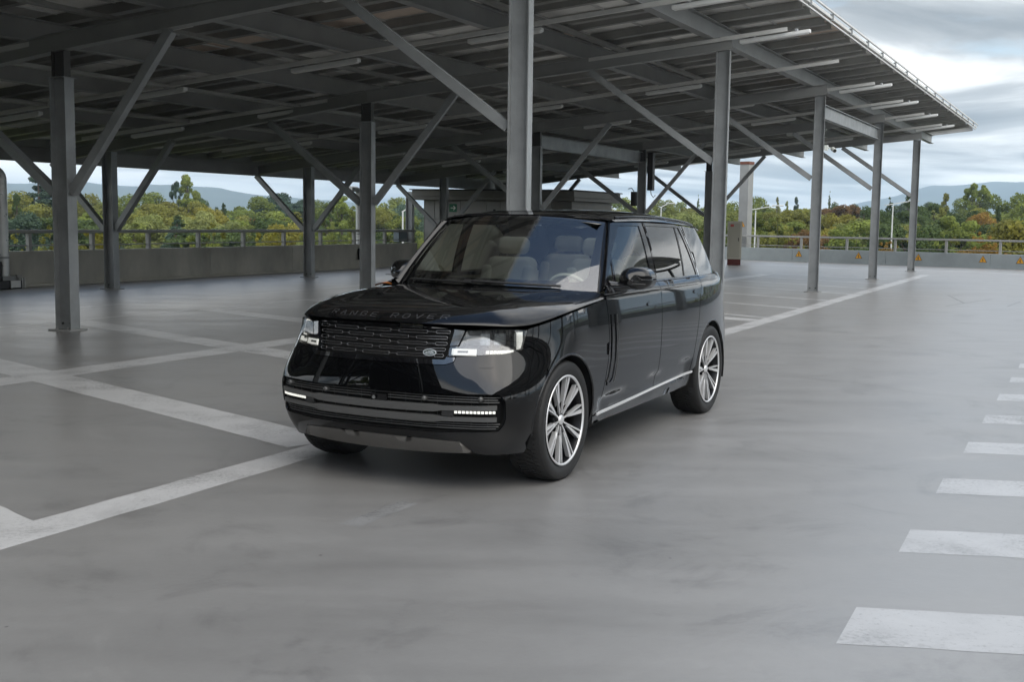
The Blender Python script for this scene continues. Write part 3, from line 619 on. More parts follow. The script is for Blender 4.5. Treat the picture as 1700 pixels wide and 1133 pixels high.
LM = {'green': leaf_mat('leaf_green', (.075, .105, .022), (.135, .160, .036), (.21, .215, .05)),
      'dark': leaf_mat('leaf_dark', (.030, .054, .018), (.060, .086, .028), (.10, .125, .042)),
      'olive': leaf_mat('leaf_olive', (.090, .100, .024), (.150, .152, .036), (.21, .200, .05)),
      'yellow': leaf_mat('leaf_yellow', (.11, .115, .022), (.19, .175, .032), (.26, .225, .05)),
      'red': leaf_mat('leaf_red', (.085, .055, .022), (.135, .080, .032), (.17, .105, .04)),
      'orange': leaf_mat('leaf_orange', (.15, .10, .025), (.23, .145, .035), (.29, .20, .055)),
      'blue': leaf_mat('leaf_bluegreen', (.028, .052, .032), (.055, .085, .055), (.09, .12, .075)),
      'pale': leaf_mat('leaf_palegreen', (.10, .13, .04), (.17, .19, .06), (.25, .25, .09))}
M_bark = mat('bark', (.07, .055, .04), .9, var=.3, vscale=3, bump=.4, bscale=9)
def crown_mesh(name, kind, seed, m, n=4200, leaf=.05):
    """unit tree: height 1 (trunk from 0), crown width about .8; leaves are small quads in clumps on limbs"""
    rs = np.random.RandomState(seed); cen = []; rad_ = []
    if kind == 'round':
        for i in range(34):
            v = rs.randn(3); v /= np.linalg.norm(v); rr = rs.uniform(.35, 1)**.6
            cen.append((v[0]*rr*.33*rs.uniform(.8, 1.15), v[1]*rr*.33, .62+v[2]*rr*.30)); rad_.append(rs.uniform(.07, .14))
    elif kind == 'wide':
        for i in range(40):
            a = rs.uniform(0, 6.28); q = rs.uniform(0, 1)**.5; z = .55+.36*math.sqrt(max(0, 1-q*q*.9))*rs.uniform(.5, 1.05)-.10*rs.uniform(0, 1); cen.append((math.cos(a)*q*.45, math.sin(a)*q*.45, z)); rad_.append(rs.uniform(.06, .12))
    elif kind == 'column':
        for i in range(36):
            z = rs.uniform(.12, .97); wdt = .13*math.sin(math.pi*min(1, (z*.9+.08)))**.6; a = rs.uniform(0, 6.28); cen.append((math.cos(a)*wdt*rs.uniform(.2, 1), math.sin(a)*wdt*rs.uniform(.2, 1), z)); rad_.append(rs.uniform(.035, .06))
    elif kind == 'cone':
        for i in range(70):
            z = rs.uniform(.10, .99); wdt = .24*(1-z)**.85+.008; a = rs.uniform(0, 6.28); q = rs.uniform(.3, 1.1); cen.append((math.cos(a)*wdt*q, math.sin(a)*wdt*q, z-.05*q*(1-z))); rad_.append(.022+.055*(1-z))
    elif kind == 'cedar':
        for l in range(9):
            z = .30+.68*l/8; wdt = .42*(1-(l/8)**1.6)+.05
            for i in range(8 if l < 7 else 4): a = rs.uniform(0, 6.28); q = rs.uniform(.25, 1); cen.append((math.cos(a)*wdt*q, math.sin(a)*wdt*q, z-.05*q+rs.uniform(-.015, .015))); rad_.append(rs.uniform(.05, .08))
    elif kind == 'umbrella':
        for i in range(26):
            a = rs.uniform(0, 6.28); q = rs.uniform(0, 1)**.5; cen.append((math.cos(a)*q*.26, math.sin(a)*q*.26, .80+.15*(1-q*q)+rs.uniform(-.04, .03))); rad_.append(rs.uniform(.045, .08))
        for i in range(8):
            a = rs.uniform(0, 6.28); cen.append((math.cos(a)*.14, math.sin(a)*.14, rs.uniform(.55, .72))); rad_.append(rs.uniform(.04, .06))
    else:  # bush
        for i in range(30):
            a = rs.uniform(0, 6.28); q = rs.uniform(0, 1)**.5; cen.append((math.cos(a)*q*.5, math.sin(a)*q*.5, rs.uniform(.15, .9)*math.sqrt(1-.7*q*q))); rad_.append(rs.uniform(.09, .15))
        for i in range(16):
            a = rs.uniform(0, 6.28); q = rs.uniform(0, .9); cen.append((math.cos(a)*q*.5, math.sin(a)*q*.5, rs.uniform(.8, 1.1)*math.sqrt(1-.5*q*q))); rad_.append(rs.uniform(.03, .05))
    cen = np.array(cen); rad_ = np.array(rad_); wts = rad_**2; wts /= wts.sum()
    k = rs.choice(len(cen), n, p=wts); v = rs.randn(n, 3); v /= np.linalg.norm(v, axis=1, keepdims=True); rr = rs.uniform(.25, 1, (n, 1))**.45
    flat = np.array([1, 1, .55 if kind in ('cedar', 'umbrella', 'wide') else .9])
    c = cen[k]+v*rr*rad_[k][:, None]*flat; nr = v+rs.randn(n, 3)*.55+np.array([0, 0, .25]); nr /= np.linalg.norm(nr, axis=1, keepdims=True)
    t1 = np.cross(nr, rs.randn(n, 3)); t1 /= np.linalg.norm(t1, axis=1, keepdims=True); t2 = np.cross(nr, t1); s_ = leaf*rs.uniform(.25, .75, (n, 1)); s2 = s_*rs.uniform(.45, .8, (n, 1))
    V = np.stack([c-t1*s_, c+t2*s2, c+t1*s_, c-t2*s2], 1).reshape(-1, 3)
    me = bpy.data.meshes.new(name); me.vertices.add(4*n); me.vertices.foreach_set('co', V.ravel()); me.loops.add(4*n); me.loops.foreach_set('vertex_index', np.arange(4*n)); me.polygons.add(n); me.polygons.foreach_set('loop_start', np.arange(n)*4); me.polygons.foreach_set('loop_total', np.full(n, 4))
    me.materials.append(m); me.update(); me.validate(); return me, cen
def trunk_mesh(cen, seed, kind):
    rs = random.Random(seed); k = MB(); top = {'round': .62, 'wide': .6, 'column': .9, 'cone': .96, 'cedar': .96, 'umbrella': .8, 'bush': .3}[kind]
    k.tube([(0, 0, 0), (.01, .008, top*.35), (-.006, .01, top*.7), (.004, 0, top)], [.026, .020, .013, .005], 8)
    for i in range(9 if kind != 'bush' else 5):
        c = cen[rs.randrange(len(cen))]; z = max(.08, min(top*.9, c[2]*.62)); k.tube([(0, 0, z), (c[0]*.5, c[1]*.5, (z+c[2])/2+.02), tuple(c)], [.010, .006, .002], 5)
    return k.mesh('trunk', M_bark)
PROT = {}
def tree_proto(kind, colr, var=0):
    key_ = (kind, colr, var)
    if key_ not in PROT:
        sd_ = hash_(kind+colr)+var*17; n = {'round': 15000, 'wide': 15000, 'column': 10000, 'cone': 14000, 'cedar': 14000, 'umbrella': 8000, 'bush': 13000}[kind]; lf = {'round': .028, 'wide': .028, 'column': .018, 'cone': .019, 'cedar': .023, 'umbrella': .023, 'bush': .030}[kind]
        cm, cen = crown_mesh('crown', kind, sd_, LM[colr], n, lf); PROT[key_] = (cm, trunk_mesh(cen, sd_, kind))
    return PROT[key_]
def hash_(s_): 
    h = 7
    for ch in s_: h = (h*31+ord(ch)) % 99991
    return h
def tree(px, ytop, D, kind, colr, wid, label, group=None, name=None, cat='tree'):
    """tree D metres ahead whose top is ytop (picture rows of 1133) and whose crown is wid metres wide"""
    hor = 357.1+(px/1700)*22.3; ztop = CAMH+(hor-ytop)/FPX*D; gz = GZ-.1 if cat != 'shrub' else -1.75; h = (ztop-gz)/(1.05 if kind == 'bush' else 1); p = at_px(px, D, gz)
    cm, tm = tree_proto(kind, colr, rnd.randrange(2)); base_w = {'round': .80, 'wide': .98, 'column': .32, 'cone': .5, 'cedar': .9, 'umbrella': .6, 'bush': 1.15}[kind]
    nm = name or {'round': 'broadleaf_tree', 'wide': 'spreading_tree', 'column': 'poplar_tree', 'cone': 'spruce_tree', 'cedar': 'cedar_tree', 'umbrella': 'umbrella_pine', 'bush': 'shrub'}[kind]
    r_ = empty(nm, p, rnd.uniform(0, 6.28), label, cat, group); sxy = wid/base_w; r_.scale = (sxy, sxy, h)
    inst('trunk', tm, r_); inst('crown', cm, r_); return r_
T = [ # left of the hut
 (20, 318, 85, 'round', 'olive', 11, 'dull olive round tree behind the fat vent pipe'), (66, 292, 88, 'cedar', 'blue', 13, 'tall layered dark cedar right of the fat vent pipe'),
 (30, 318, 70, 'column', 'dark', 1.8, 'narrow dark cypress between the vent pipe and the cedar'), (48, 352, 62, 'wide', 'dark', 9, 'low dark pine below the cedar'), (104, 345, 60, 'wide', 'dark', 10, 'dark spreading pine behind the nearest left column'),
 (140, 322, 95, 'round', 'olive', 10, 'olive brown round tree between the two left columns'), (150, 345, 66, 'wide', 'green', 9, 'green spreading tree between the two left columns, lower one'),
 (200, 322, 105, 'round', 'green', 11, 'green round tree just right of the second left column'), (238, 318, 112, 'round', 'green', 13, 'mid green round tree on the skyline left of the poplar'), (222, 344, 76, 'round', 'dark', 7, 'dark green tree low between the second left column and the brown tree'),
 (284, 322, 84, 'wide', 'olive', 12, 'big olive brown spreading tree in front of the poplar'), (262, 340, 72, 'round', 'olive', 8, 'olive rounded tree left of the big brown spreading tree'),
 (312, 290, 110, 'column', 'green', 4.6, 'tall pointed poplar standing above all other trees on the left'), (325, 316, 110, 'column', 'green', 3.2, 'shorter poplar leaning against the tall one'), (294, 302, 112, 'umbrella', 'blue', 2.6, 'thin wispy tree just left of the tall poplar'),
 (337, 327, 150, 'round', 'dark', 8, 'small dark round tree right of the poplars'), (345, 338, 80, 'round', 'yellow', 8, 'yellow green tree right of the big brown tree'), (325, 346, 74, 'round', 'pale', 7, 'light green tree under the poplars'),
 (372, 337, 92, 'cone', 'dark', 6, 'dark pointed spruce in front of the far blue hill'), (360, 341, 100, 'cone', 'blue', 5, 'blue green spruce left of the dark pointed spruce'), (394, 362, 66, 'round', 'pale', 4, 'small pale weeping tree right of the dark spruce'),
 (398, 347, 110, 'round', 'green', 10, 'green round tree behind the small weeping tree'), (424, 325, 118, 'round', 'green', 13, 'broad green round tree left of the third left column'), (418, 356, 80, 'round', 'red', 5, 'small russet tree below the pink roof'),
 (462, 318, 135, 'round', 'blue', 13, 'grey green round tree on the skyline beside the third left column'), (486, 324, 128, 'wide', 'blue', 12, 'blue grey spreading tree behind the third left column'), (455, 350, 84, 'round', 'green', 9, 'bright green tree in front of the grey green skyline trees'),
 (500, 345, 90, 'cedar', 'blue', 9, 'grey cedar low behind the third left column'), (475, 366, 62, 'round', 'yellow', 6, 'yellow tree low beside the third left column'), (540, 332, 120, 'round', 'green', 11, 'green tree right of the third left column'),
 (566, 325, 80, 'cedar', 'green', 9, 'tall layered green cedar behind the middle column braces'), (548, 345, 74, 'cone', 'dark', 6, 'dark conifer left of the layered green cedar'), (585, 340, 64, 'cone', 'green', 6, 'green conifer close behind the slim vent pipe'),
 (628, 335, 100, 'round', 'pale', 9, 'pale green tree right of the middle column'), (640, 345, 84, 'round', 'olive', 8, 'autumn olive tree right of the middle column'), (656, 355, 80, 'column', 'dark', 2.6, 'dark little cypress left of the steel post'), (648, 327, 150, 'round', 'green', 12, 'distant green tree on the skyline left of the hut'), (676, 345, 95, 'round', 'blue', 7, 'grey green tree behind the steel post'),
 # middle, over the car roof
 (885, 332, 150, 'round', 'blue', 10, 'grey tree seen just right of the big front column'), (915, 334, 140, 'round', 'green', 12, 'green round tree over the car roof, beside the front column'), (952, 338, 110, 'round', 'green', 10, 'green tree over the car roof right of the hut corner'), (985, 322, 150, 'cone', 'dark', 7, 'dark conifer over the car roof left of the rear column'),
 (972, 330, 140, 'round', 'blue', 9, 'blue green tree over the car roof left of the dark conifer'), (1012, 342, 92, 'round', 'yellow', 8, 'yellow green tree over the car roof below the conifer'), (1035, 326, 150, 'round', 'green', 14, 'broad green tree left of the column behind the car'), (1048, 345, 84, 'round', 'olive', 8, 'olive tree low behind the roof fins'), 
 (1082, 332, 130, 'cone', 'dark', 6, 'dark spire tree right of the column behind the car'), (1100, 330, 125, 'round', 'green', 9, 'green tree behind the lamp that rises over the car'), (1075, 348, 80, 'round', 'green', 8, 'green tree close over the rear of the car roof'), (1128, 346, 95, 'round', 'pale', 9, 'light green tree over the rear pillar of the car'), (1154, 324, 190, 'cone', 'dark', 5, 'lone dark conifer poking up left of the big right column'), (1140, 340, 140, 'round', 'olive', 10, 'brownish tree on the skyline left of the big right column'),
 (1165, 342, 120, 'round', 'green', 10, 'green tree just left of the big right column'), (1163, 372, 70, 'round', 'red', 5, 'small russet tree low left of the big right column'), (1122, 360, 66, 'round', 'green', 6, 'low green tree over the rear car window'),
 # right of the big right column
 (1208, 334, 105, 'round', 'green', 9, 'yellowish green tree left of the broad pillar'), (1222, 352, 66, 'round', 'dark', 7, 'dark tree low behind the cream cabinet'), (1256, 326, 130, 'round', 'green', 9, 'green tree on the skyline right of the broad pillar'), (1284, 328, 140, 'cone', 'olive', 6, 'olive conifer on the skyline between pillar and slim column'), (1300, 334, 120, 'cone', 'green', 6, 'green conifer left of the nearest slim column'), (1316, 327, 150, 'column', 'blue', 2.5, 'far blue grey poplar left of the nearest slim column'),
 (1268, 338, 76, 'wide', 'olive', 9, 'rough olive pine behind the first street lamp'), (1300, 340, 72, 'wide', 'olive', 9, 'rough brown green pine left of the nearest slim column'), (1330, 330, 84, 'wide', 'olive', 9, 'tall olive pine touching the nearest slim column'), (1248, 346, 64, 'wide', 'green', 7, 'green pine beside the first street lamp'), (1286, 364, 58, 'bush', 'olive', 6, 'olive bushy tree low between lamp and slim column'), (1335, 372, 58, 'round', 'red', 5, 'brown leaved tree low left of the nearest slim column'),
 (1370, 318, 170, 'cone', 'dark', 4, 'thin dark spire just right of the nearest slim column'), (1395, 327, 150, 'round', 'dark', 10, 'dark tree behind the big russet tree'), (1396, 331, 112, 'wide', 'red', 11, 'big russet brown spreading tree between the slim columns'), (1386, 349, 72, 'round', 'yellow', 7.5, 'bright yellow green tree under the russet tree'), (1412, 358, 70, 'round', 'pale', 6, 'pale yellow green tree right of the bright yellow one'), (1372, 372, 62, 'round', 'yellow', 5, 'small yellow tree low beside the nearest slim column'),
 (1436, 330, 92, 'round', 'dark', 8, 'dark green tree left of the second slim column'), (1428, 352, 74, 'cone', 'dark', 6, 'dark conifer left of the second slim column'), (1470, 328, 96, 'cone', 'dark', 8, 'dark green conifer behind the second street lamp'), (1492, 334, 80, 'wide', 'dark', 9, 'dark spreading tree right of the second street lamp'), (1500, 322, 96, 'cone', 'dark', 8, 'tall dark conifer left of the farthest slim column'), (1460, 352, 70, 'round', 'dark', 7, 'dark round tree at the second street lamp'),
 (1538, 328, 84, 'wide', 'dark', 9, 'dark pine right of the farthest slim column'), (1562, 322, 80, 'cone', 'olive', 8, 'tall dark brown pine with visible trunk right of the columns'), (1586, 340, 74, 'wide', 'dark', 9, 'dark flat branched pine below the umbrella pine'), (1612, 303, 110, 'umbrella', 'green', 5.5, 'umbrella shaped pine rising above the right skyline'), (1600, 328, 130, 'round', 'green', 12, 'bright green tree below the umbrella pine'), (1632, 322, 125, 'round', 'green', 12, 'green round tree right of the umbrella pine'),
 (1640, 336, 76, 'round', 'olive', 9, 'yellowing tree in front of the umbrella pine'), (1622, 346, 72, 'round', 'orange', 6, 'orange yellow tree low under the umbrella pine'), (1650, 342, 70, 'cone', 'dark', 4.5, 'small dark conifer in front of the yellowing tree'), (1678, 318, 95, 'round', 'green', 11, 'large green tree near the right edge'), (1705, 320, 90, 'round', 'green', 11, 'large green tree cut by the right edge'), (1672, 346, 76, 'round', 'dark', 8, 'dark hollowed tree near the right edge'),
 (1692, 358, 52, 'round', 'yellow', 5, 'yellow tree low at the right edge'), (1666, 374, 66, 'bush', 'orange', 5, 'orange yellow bush left of the low yellow tree'), (1720, 350, 60, 'round', 'olive', 7, 'olive tree outside the right edge')]
for a in T:
    px_, yt_, D_, kd, cl_, wd_, lb_ = a
    if 'edge' in lb_ and D_ < 65: D_ = 66
    elif D_ > 55: D_ = D_*1.9
    if kd == 'cone': wd_ *= .62
    tree(px_, yt_, D_, kd, cl_, wd_, lb_)
rs_ = random.Random(21)
gl_, gr_ = 'distant trees along the left skyline', 'distant trees along the right skyline'
CN = {'green': 'mid green', 'dark': 'dark green', 'olive': 'olive', 'blue': 'grey green', 'pale': 'pale green', 'yellow': 'yellow', 'orange': 'orange'}; KN = {'round': 'round', 'wide': 'spreading', 'cone': 'pointed'}
def where_(px):
    for lim, nm in ((110, 'left of the nearest left column'), (180, 'between the first left columns'), (350, 'right of the second left column'), (513, 'just left of the third left column'), (611, 'left of the middle column'), (780, 'right of the middle column'), (1065, 'over the front of the car roof'), (1190, 'over the rear of the car roof'), (1245, 'beside the broad grey pillar'), (1352, 'left of the nearest slim column'), (1451, 'between the first two slim columns'), (1515, 'between the last two slim columns')):
        if px < lim: return nm
    return 'right of all the columns'
def wood(i, lo, hi, g, cols, ys):
    px = rs_.uniform(lo, hi); q = i % 3; far = q == 0; kd = rs_.choice(['round', 'round', 'wide', 'round', 'cone']); cl_ = rs_.choice(cols)
    lab = '%s %s %s tree, %s' % ('skyline' if far else 'low', CN[cl_], KN[kd], where_(px))
    tree(px, (rs_.uniform(332, 346) if far else rs_.uniform(346, 368))+ys(px), rs_.uniform(250, 400) if far else rs_.uniform(105, 200), kd, cl_, rs_.uniform(8, 12) if far else rs_.uniform(6, 9), lab, g)
for i in range(60): wood(i, -60, 690, gl_, ['green', 'dark', 'olive', 'blue', 'pale', 'green'], lambda px: 0)
for i in range(75): wood(i, 870, 1740, gr_, ['green', 'dark', 'olive', 'dark', 'green', 'pale'], lambda px: (px-1300)*.008)
# shrubs whose tops show through the handrails
gsl, gsr = 'yellow green shrubs against the left parapet', 'shrubs against the right parapet'
for i in range(20):
    t_ = -9+i*1.75+rs_.uniform(-.4, .4); p = WL0+WLd*t_+WLn*rs_.uniform(2.6, 4.5); px = 850+p.x/p.y*FPX; hy_ = rs_.uniform(372, 392)
    c9 = rs_.choice(['yellow', 'pale', 'yellow', 'green', 'olive', 'pale']); tree(px, hy_, p.y, 'bush', c9, rs_.uniform(2.2, 3.0), '%s shrub behind the concrete parapet, %s' % (CN[c9], where_(px)), gsl, cat='shrub')
for i in range(16):
    t_ = 2.6+i*1.7+rs_.uniform(-.4, .4); p = WR0+WRd*t_+WRn*rs_.uniform(3.2, 5.2); px = 850+p.x/p.y*FPX; hy_ = rs_.uniform(384, 404)
    c9 = rs_.choice(['green', 'dark', 'olive', 'olive', 'orange', 'yellow', 'dark']); tree(px, hy_, p.y, 'bush', c9, rs_.uniform(2.6, 3.6), '%s shrub behind the grey parapet, %s' % (CN[c9], where_(px)), gsr, cat='shrub')
# dark building added out of view so that the bumper mirrors black
sb = empty('added_dark_building', lat(-42.5, 1.6, 0), 0, 'low dark clad service building across the lane behind the photographer', 'building')
for i in range(8): MB().box(VH*(-7.6+1.95*i+.96)+Zv*1.8+UH*3.0, (.955, .06, 1.8), VH, UH).build('wall_panel', M_dark2, sb, bevel=.01)
MB().box(Zv*1.78, (7.6, 2.9, 1.78), VH, UH).build('wall', M_dark2, sb); MB().box(Zv*3.68, (7.9, 3.3, .10), VH, UH).build('roof', M_dark2, sb)
MB().box(UH*3.08+VH*-3.0+Zv*1.05, (.55, .03, 1.05), VH, UH).build('door', M_clad, sb)
# the next canopy across the lane, mirrored in the windows and doors
can2 = empty('neighbour_canopy', lat(0, -14, 0), 0, 'second steel parking canopy across the lane, outside the picture on the right', 'canopy')
for i in range(9):
    u = -58+8.4*i+4
    for dd, tp in ((-2.5, 5.0), (-10.5, 4.0)): MB().isec(UH*u+VH*dd, UH*u+VH*dd+Zv*tp, .22, .27, .012, .016, upd=VH).build('column', M_steel, can2)
    MB().isec(UH*u+VH*-.5+Zv*5.35, UH*u+VH*-13+Zv*3.8, .18, .26, .01, .014).build('rafter', M_steel2, can2)
for k in range(5): MB().isec(UH*-58+VH*(-.6-3*k)+Zv*(5.62-.375*k), UH*14+VH*(-.6-3*k)+Zv*(5.62-.375*k), .19, .3, .011, .015).build('girder', M_steel2, can2)
for i in range(24):
    for k in range(7): MB().box(UH*(-56.5+3*i)+VH*(-.8-1.9*k)+Zv*(5.87-.2375*k), (1.47, .93, .02), UH, Vector((VH.x, VH.y, .125)).normalized(), Vector((-VH.x*.125, -VH.y*.125, 1)).normalized()).build('panel', M_panel, can2)
# trees behind the photographer, mirrored in the paintwork
for i in range(14):
    a = R(180+rs_.uniform(-75, 75)); D = rs_.uniform(62, 90); cm, tm = tree_proto(rs_.choice(['round', 'wide']), rs_.choice(['green', 'dark', 'olive']), 0)
    r_ = empty('broadleaf_tree', (math.sin(a)*D, math.cos(a)*D, GZ), rs_.uniform(0, 6), 'broadleaf tree beyond the deck behind the photographer', 'tree', 'trees behind the photographer'); h = rs_.uniform(9, 13); r_.scale = (h*.95, h*.95, h); inst('trunk', tm, r_); inst('crown', cm, r_)
# ================================================================ THE CAR
car = empty('parked_car', (-.497, 8.060, 0), R(-117.036), 'large glossy black SUV parked beside the open eave of the canopy', 'car')
M_pt = mat('black_car_paint', (.0022, .0023, .0027), .35, coat=1.0, spec=.02); M_pt.node_tree.nodes['Principled BSDF'].inputs['Coat IOR'].default_value = 1.48
M_gloss = mat('gloss_black_trim', (.006, .006, .007), .06, spec=.5); M_surr = mat('gloss_surround', (.006, .006, .007), .05, coat=1.0, spec=.9)
M_sill = mat('bright_sill_trim', (.80, .80, .80), .22, .35); M_slot = mat('grille_outline', (.24, .24, .245), .25, .9); M_satin = mat('satin_black', (.018, .018, .018), .5); M_satgrey = mat('satin_anthracite', (.105, .105, .103), .38, .35)
M_skid = mat('skid_grey', (.125, .12, .112), .42, .45, var=.08, vscale=6)
M_chr = mat('bright_trim', (.62, .63, .64), .16, 1.0); M_mach = mat('machined_alloy', (.74, .74, .74), .30, .55); M_rimd = mat('dark_alloy', (.009, .009, .010), .32, .6)
M_rub = mat('tyre_rubber', (.013, .013, .013), .62, bump=.15, bscale=90); M_liner = mat('arch_liner', (.006, .006, .006), .9)
M_ws = glass_mat('windscreen_glass', (.66, .71, .69), 2.1); M_fg = glass_mat('tinted_front_glass', (.40, .44, .42), 1.75); M_rg = glass_mat('privacy_glass', (.035, .037, .038), 1.75); M_lens = glass_mat('headlamp_lens', (.82, .84, .85), 2.0)
M_cream_l = mat('cream_leather', (.80, .77, .66), .55, var=.05, bump=.08, bscale=30); M_dash = mat('dash_charcoal', (.03, .031, .032), .6); M_hl_in = mat('lamp_black', (.012, .013, .014), .25); M_silver = mat('lamp_silver', (.22, .23, .23), .22, .5)
M_drl = mat('daytime_strip', (.85, .86, .80), .3, emit=((1, .98, .90), .32)); M_head = mat('headliner', (.22, .21, .19), .9); M_bright = mat('led_reflector', (.50, .52, .52), .15, .7); M_letter = mat('dark_chrome_letters', (.16, .16, .165), .28, .9); M_badge = mat('badge_silver', (.75, .76, .75), .25, .7); M_badgeb = mat('badge_field', (.035, .05, .045), .3)
def densify(poly, h, closed=True):
    o = []; n = len(poly)
    for i in range(n if closed else n-1):
        a = np.array(poly[i]); b = np.array(poly[(i+1) % n]); k = max(1, int(math.ceil(np.linalg.norm(b-a)/h)))
        for j in range(k): o.append(a+(b-a)*j/k)
    if not closed: o.append(np.array(poly[-1]))
    return np.array(o)
def inside(P, poly):
    x, y = P[:, 0], P[:, 1]; r_ = np.zeros(len(P), bool); n = len(poly)
    for i in range(n):
        x1, y1 = poly[i]; x2, y2 = poly[(i+1) % n]
        c = (y1 > y) != (y2 > y); xi = (x2-x1)*(y-y1)/((y2-y1) if abs(y2-y1) > 1e-12 else 1e-12)+x1; r_ ^= c & (x < xi)
    return r_
def inset(poly, d):
    P = np.array(poly, float); n = len(P); A = .5*sum(P[i][0]*P[(i+1) % n][1]-P[(i+1) % n][0]*P[i][1] for i in range(n)); s_ = 1 if A > 0 else -1; o = []
    for i in range(n):
        e1 = P[i]-P[i-1]; e2 = P[(i+1) % n]-P[i]; e1 /= np.linalg.norm(e1)+1e-9; e2 /= np.linalg.norm(e2)+1e-9
        n1 = np.array([-e1[1], e1[0]])*s_; n2 = np.array([-e2[1], e2[0]])*s_; b = n1+n2; L = np.linalg.norm(b)
        b = b/L if L > .2 else n1; k = 1/max(.5, b.dot(n1)); o.append(P[i]+b*d*k)
    return np.array(o)
def panel(name, poly, surf, m, parent, sgn=1, h=.05, off=0., holes=(), gap=.0046, ret=.014, extra=None, aniso=1.):
    """skin a 2-D outline on a smooth surface, with turned-in edges"""
    loops = [densify(inset(poly, gap) if gap else np.array(poly), h)]+[densify(inset(q, -gap) if gap else np.array(q), h) for q in holes]
    pts = []; edges = []; b = 0
    for L in loops:
        n = len(L); pts += [tuple(q) for q in L]; edges += [(b+i, b+(i+1) % n) for i in range(n)]; b += n
    nb = b; A = np.array(pts); mn, mx_ = A.min(0), A.max(0)
    gx, gy = np.meshgrid(np.arange(mn[0]+h*.5, mx_[0], h), np.arange(mn[1]+h*.5, mx_[1], h*aniso)); gp = np.c_[gx.ravel(), gy.ravel()]; gp = gp+np.random.RandomState(3).uniform(-.03, .03, gp.shape)*h
    if extra is not None: gp = np.r_[gp, extra]
    ok = inside(gp, loops[0])
    for L in loops[1:]: ok &= ~inside(gp, L)
    gp = gp[ok]
    if len(gp):
        dm = np.full(len(gp), 9.)
        for i, j in edges:
            a, c = A[i], A[j]; e = c-a; t_ = np.clip(((gp-a)@e)/(e@e+1e-12), 0, 1); dm = np.minimum(dm, np.linalg.norm(gp-a-t_[:, None]*e, axis=1))
        gp = gp[dm > (h*.35 if extra is None else h*.12)]
    allp = [Vector(q) for q in pts]+[Vector(q) for q in gp]
    vo, eo, fo, *_r = delaunay_2d_cdt(allp, edges, [], 0, 1e-6)
    V = np.array([tuple(q) for q in vo]); F = np.array([(f[0], f[i], f[i+1]) for f in fo for i in range(1, len(f)-1)]); c = V[F].mean(1); ok = inside(c, loops[0])
    for L in loops[1:]: ok &= ~inside(c, L)
    F = F[ok]; P, Nn = surf(V[:, 0], V[:, 1]); P = P+Nn*off; P = P.copy(); Nn = Nn.copy()
    fn = np.cross(P[F[:, 1]]-P[F[:, 0]], P[F[:, 2]]-P[F[:, 0]]); fl = (fn*Nn[F].mean(1)).sum(1) < 0; F[fl] = F[fl][:, ::-1]
    cnt = {}
    for f in F:
        for a, c_ in ((0, 1), (1, 2), (2, 0)): cnt[(f[a], f[c_])] = 1
    bd = [(a, c_) for (a, c_) in cnt if (c_, a) not in cnt]
    if sgn < 0: P[:, 1] *= -1; Nn[:, 1] *= -1; F = F[:, ::-1]; bd = [(c_, a) for a, c_ in bd]
    nv = len(P); verts = [tuple(q) for q in P]; faces = [tuple(int(i) for i in f) for f in F]; ln = [Nn[i] for f in F for i in f]
    if ret:
        inn = P-Nn*ret; verts += [tuple(q) for q in inn]
        for a, c_ in bd:
            a, c_ = int(a), int(c_); faces.append((c_, a, a+nv, c_+nv)); fnm = np.cross(P[a]-P[c_], inn[a]-P[a]); fnm = fnm/(np.linalg.norm(fnm)+1e-12); ln += [fnm]*4
    me = bpy.data.meshes.new(name); me.from_pydata(verts, [], faces); me.materials.append(m); me.polygons.foreach_set('use_smooth', [True]*len(faces)); me.update()
    me.normals_split_custom_set([tuple(q) for q in ln])
    o = bpy.data.objects.new(name, me); COL.objects.link(o); o.parent = parent; return o
def both(*a, **k):
    return [panel(*a, sgn=s_, **k) for s_ in (1, -1)]
def arc(cx, cz, r_, a0, a1, n=14): return [(cx+r_*math.cos(R(a0+(a1-a0)*i/n)), cz+r_*math.sin(R(a0+(a1-a0)*i/n))) for i in range(n+1)]
def front(wc, z, off=0.):
    wc = np.asarray(wc, float); p, n = body(QF-np.abs(wc), z); s_ = np.where(wc < 0, -1., 1.)[..., None]*np.array([0, 1, 0])+np.array([1, 0, 1]); return p*s_, n*s_
Wq = lambda q: QF-q
def mir(pts): return list(pts)+[(-x, z) for x, z in reversed(pts)]
WBX = -3.197; WZ = .406; RA = .452
farc = [(q_of_x(x), z) for x, z in arc(0, WZ, RA, 180+21, -20, 22)]      # from the door side over to the nose
# --- dark core behind the skin
core_out = [(-4.99, .33), (-4.99, 1.26)]+[(QF-.02, 1.04), (QF-.02, .33)]
cq = [(QR+.02, .33), (WBX-.49, .33)]+arc(WBX, WZ, .49, 190, -10, 16)+[(WBX+.5, .30), (-.5, .30)]+[(q_of_x(x), z) for x, z in arc(0, WZ, .49, 190, -12, 16)]+[(QF-.005, .30), (QF-.005, .40)]
lamp_cut = [(QF-.005, .66), (.66, .68), (.60, .90), (.42, .94), (.40, 1.03)]
cq_full = cq[:-2]+[(.70, .30), (.60, .60), (.40, .90), (.38, 1.04), (-.05, 1.10), (-.65, 1.16), (-.8, 1.25), (QR+.02, 1.25)]
both('inner_body', cq_full, lambda u, v: body(u, v, -.022), M_liner, car, h=.09, gap=0, ret=0)
MB().box((-1.7, 0, .34), (2.35, .70, .02)).box((-1.7, 0, .30), (2.1, .5, .02)).build('underbody', M_liner, car)
MB().box((.50, 0, .62), (.06, .74, .26)).build('bulkhead', M_liner, car)
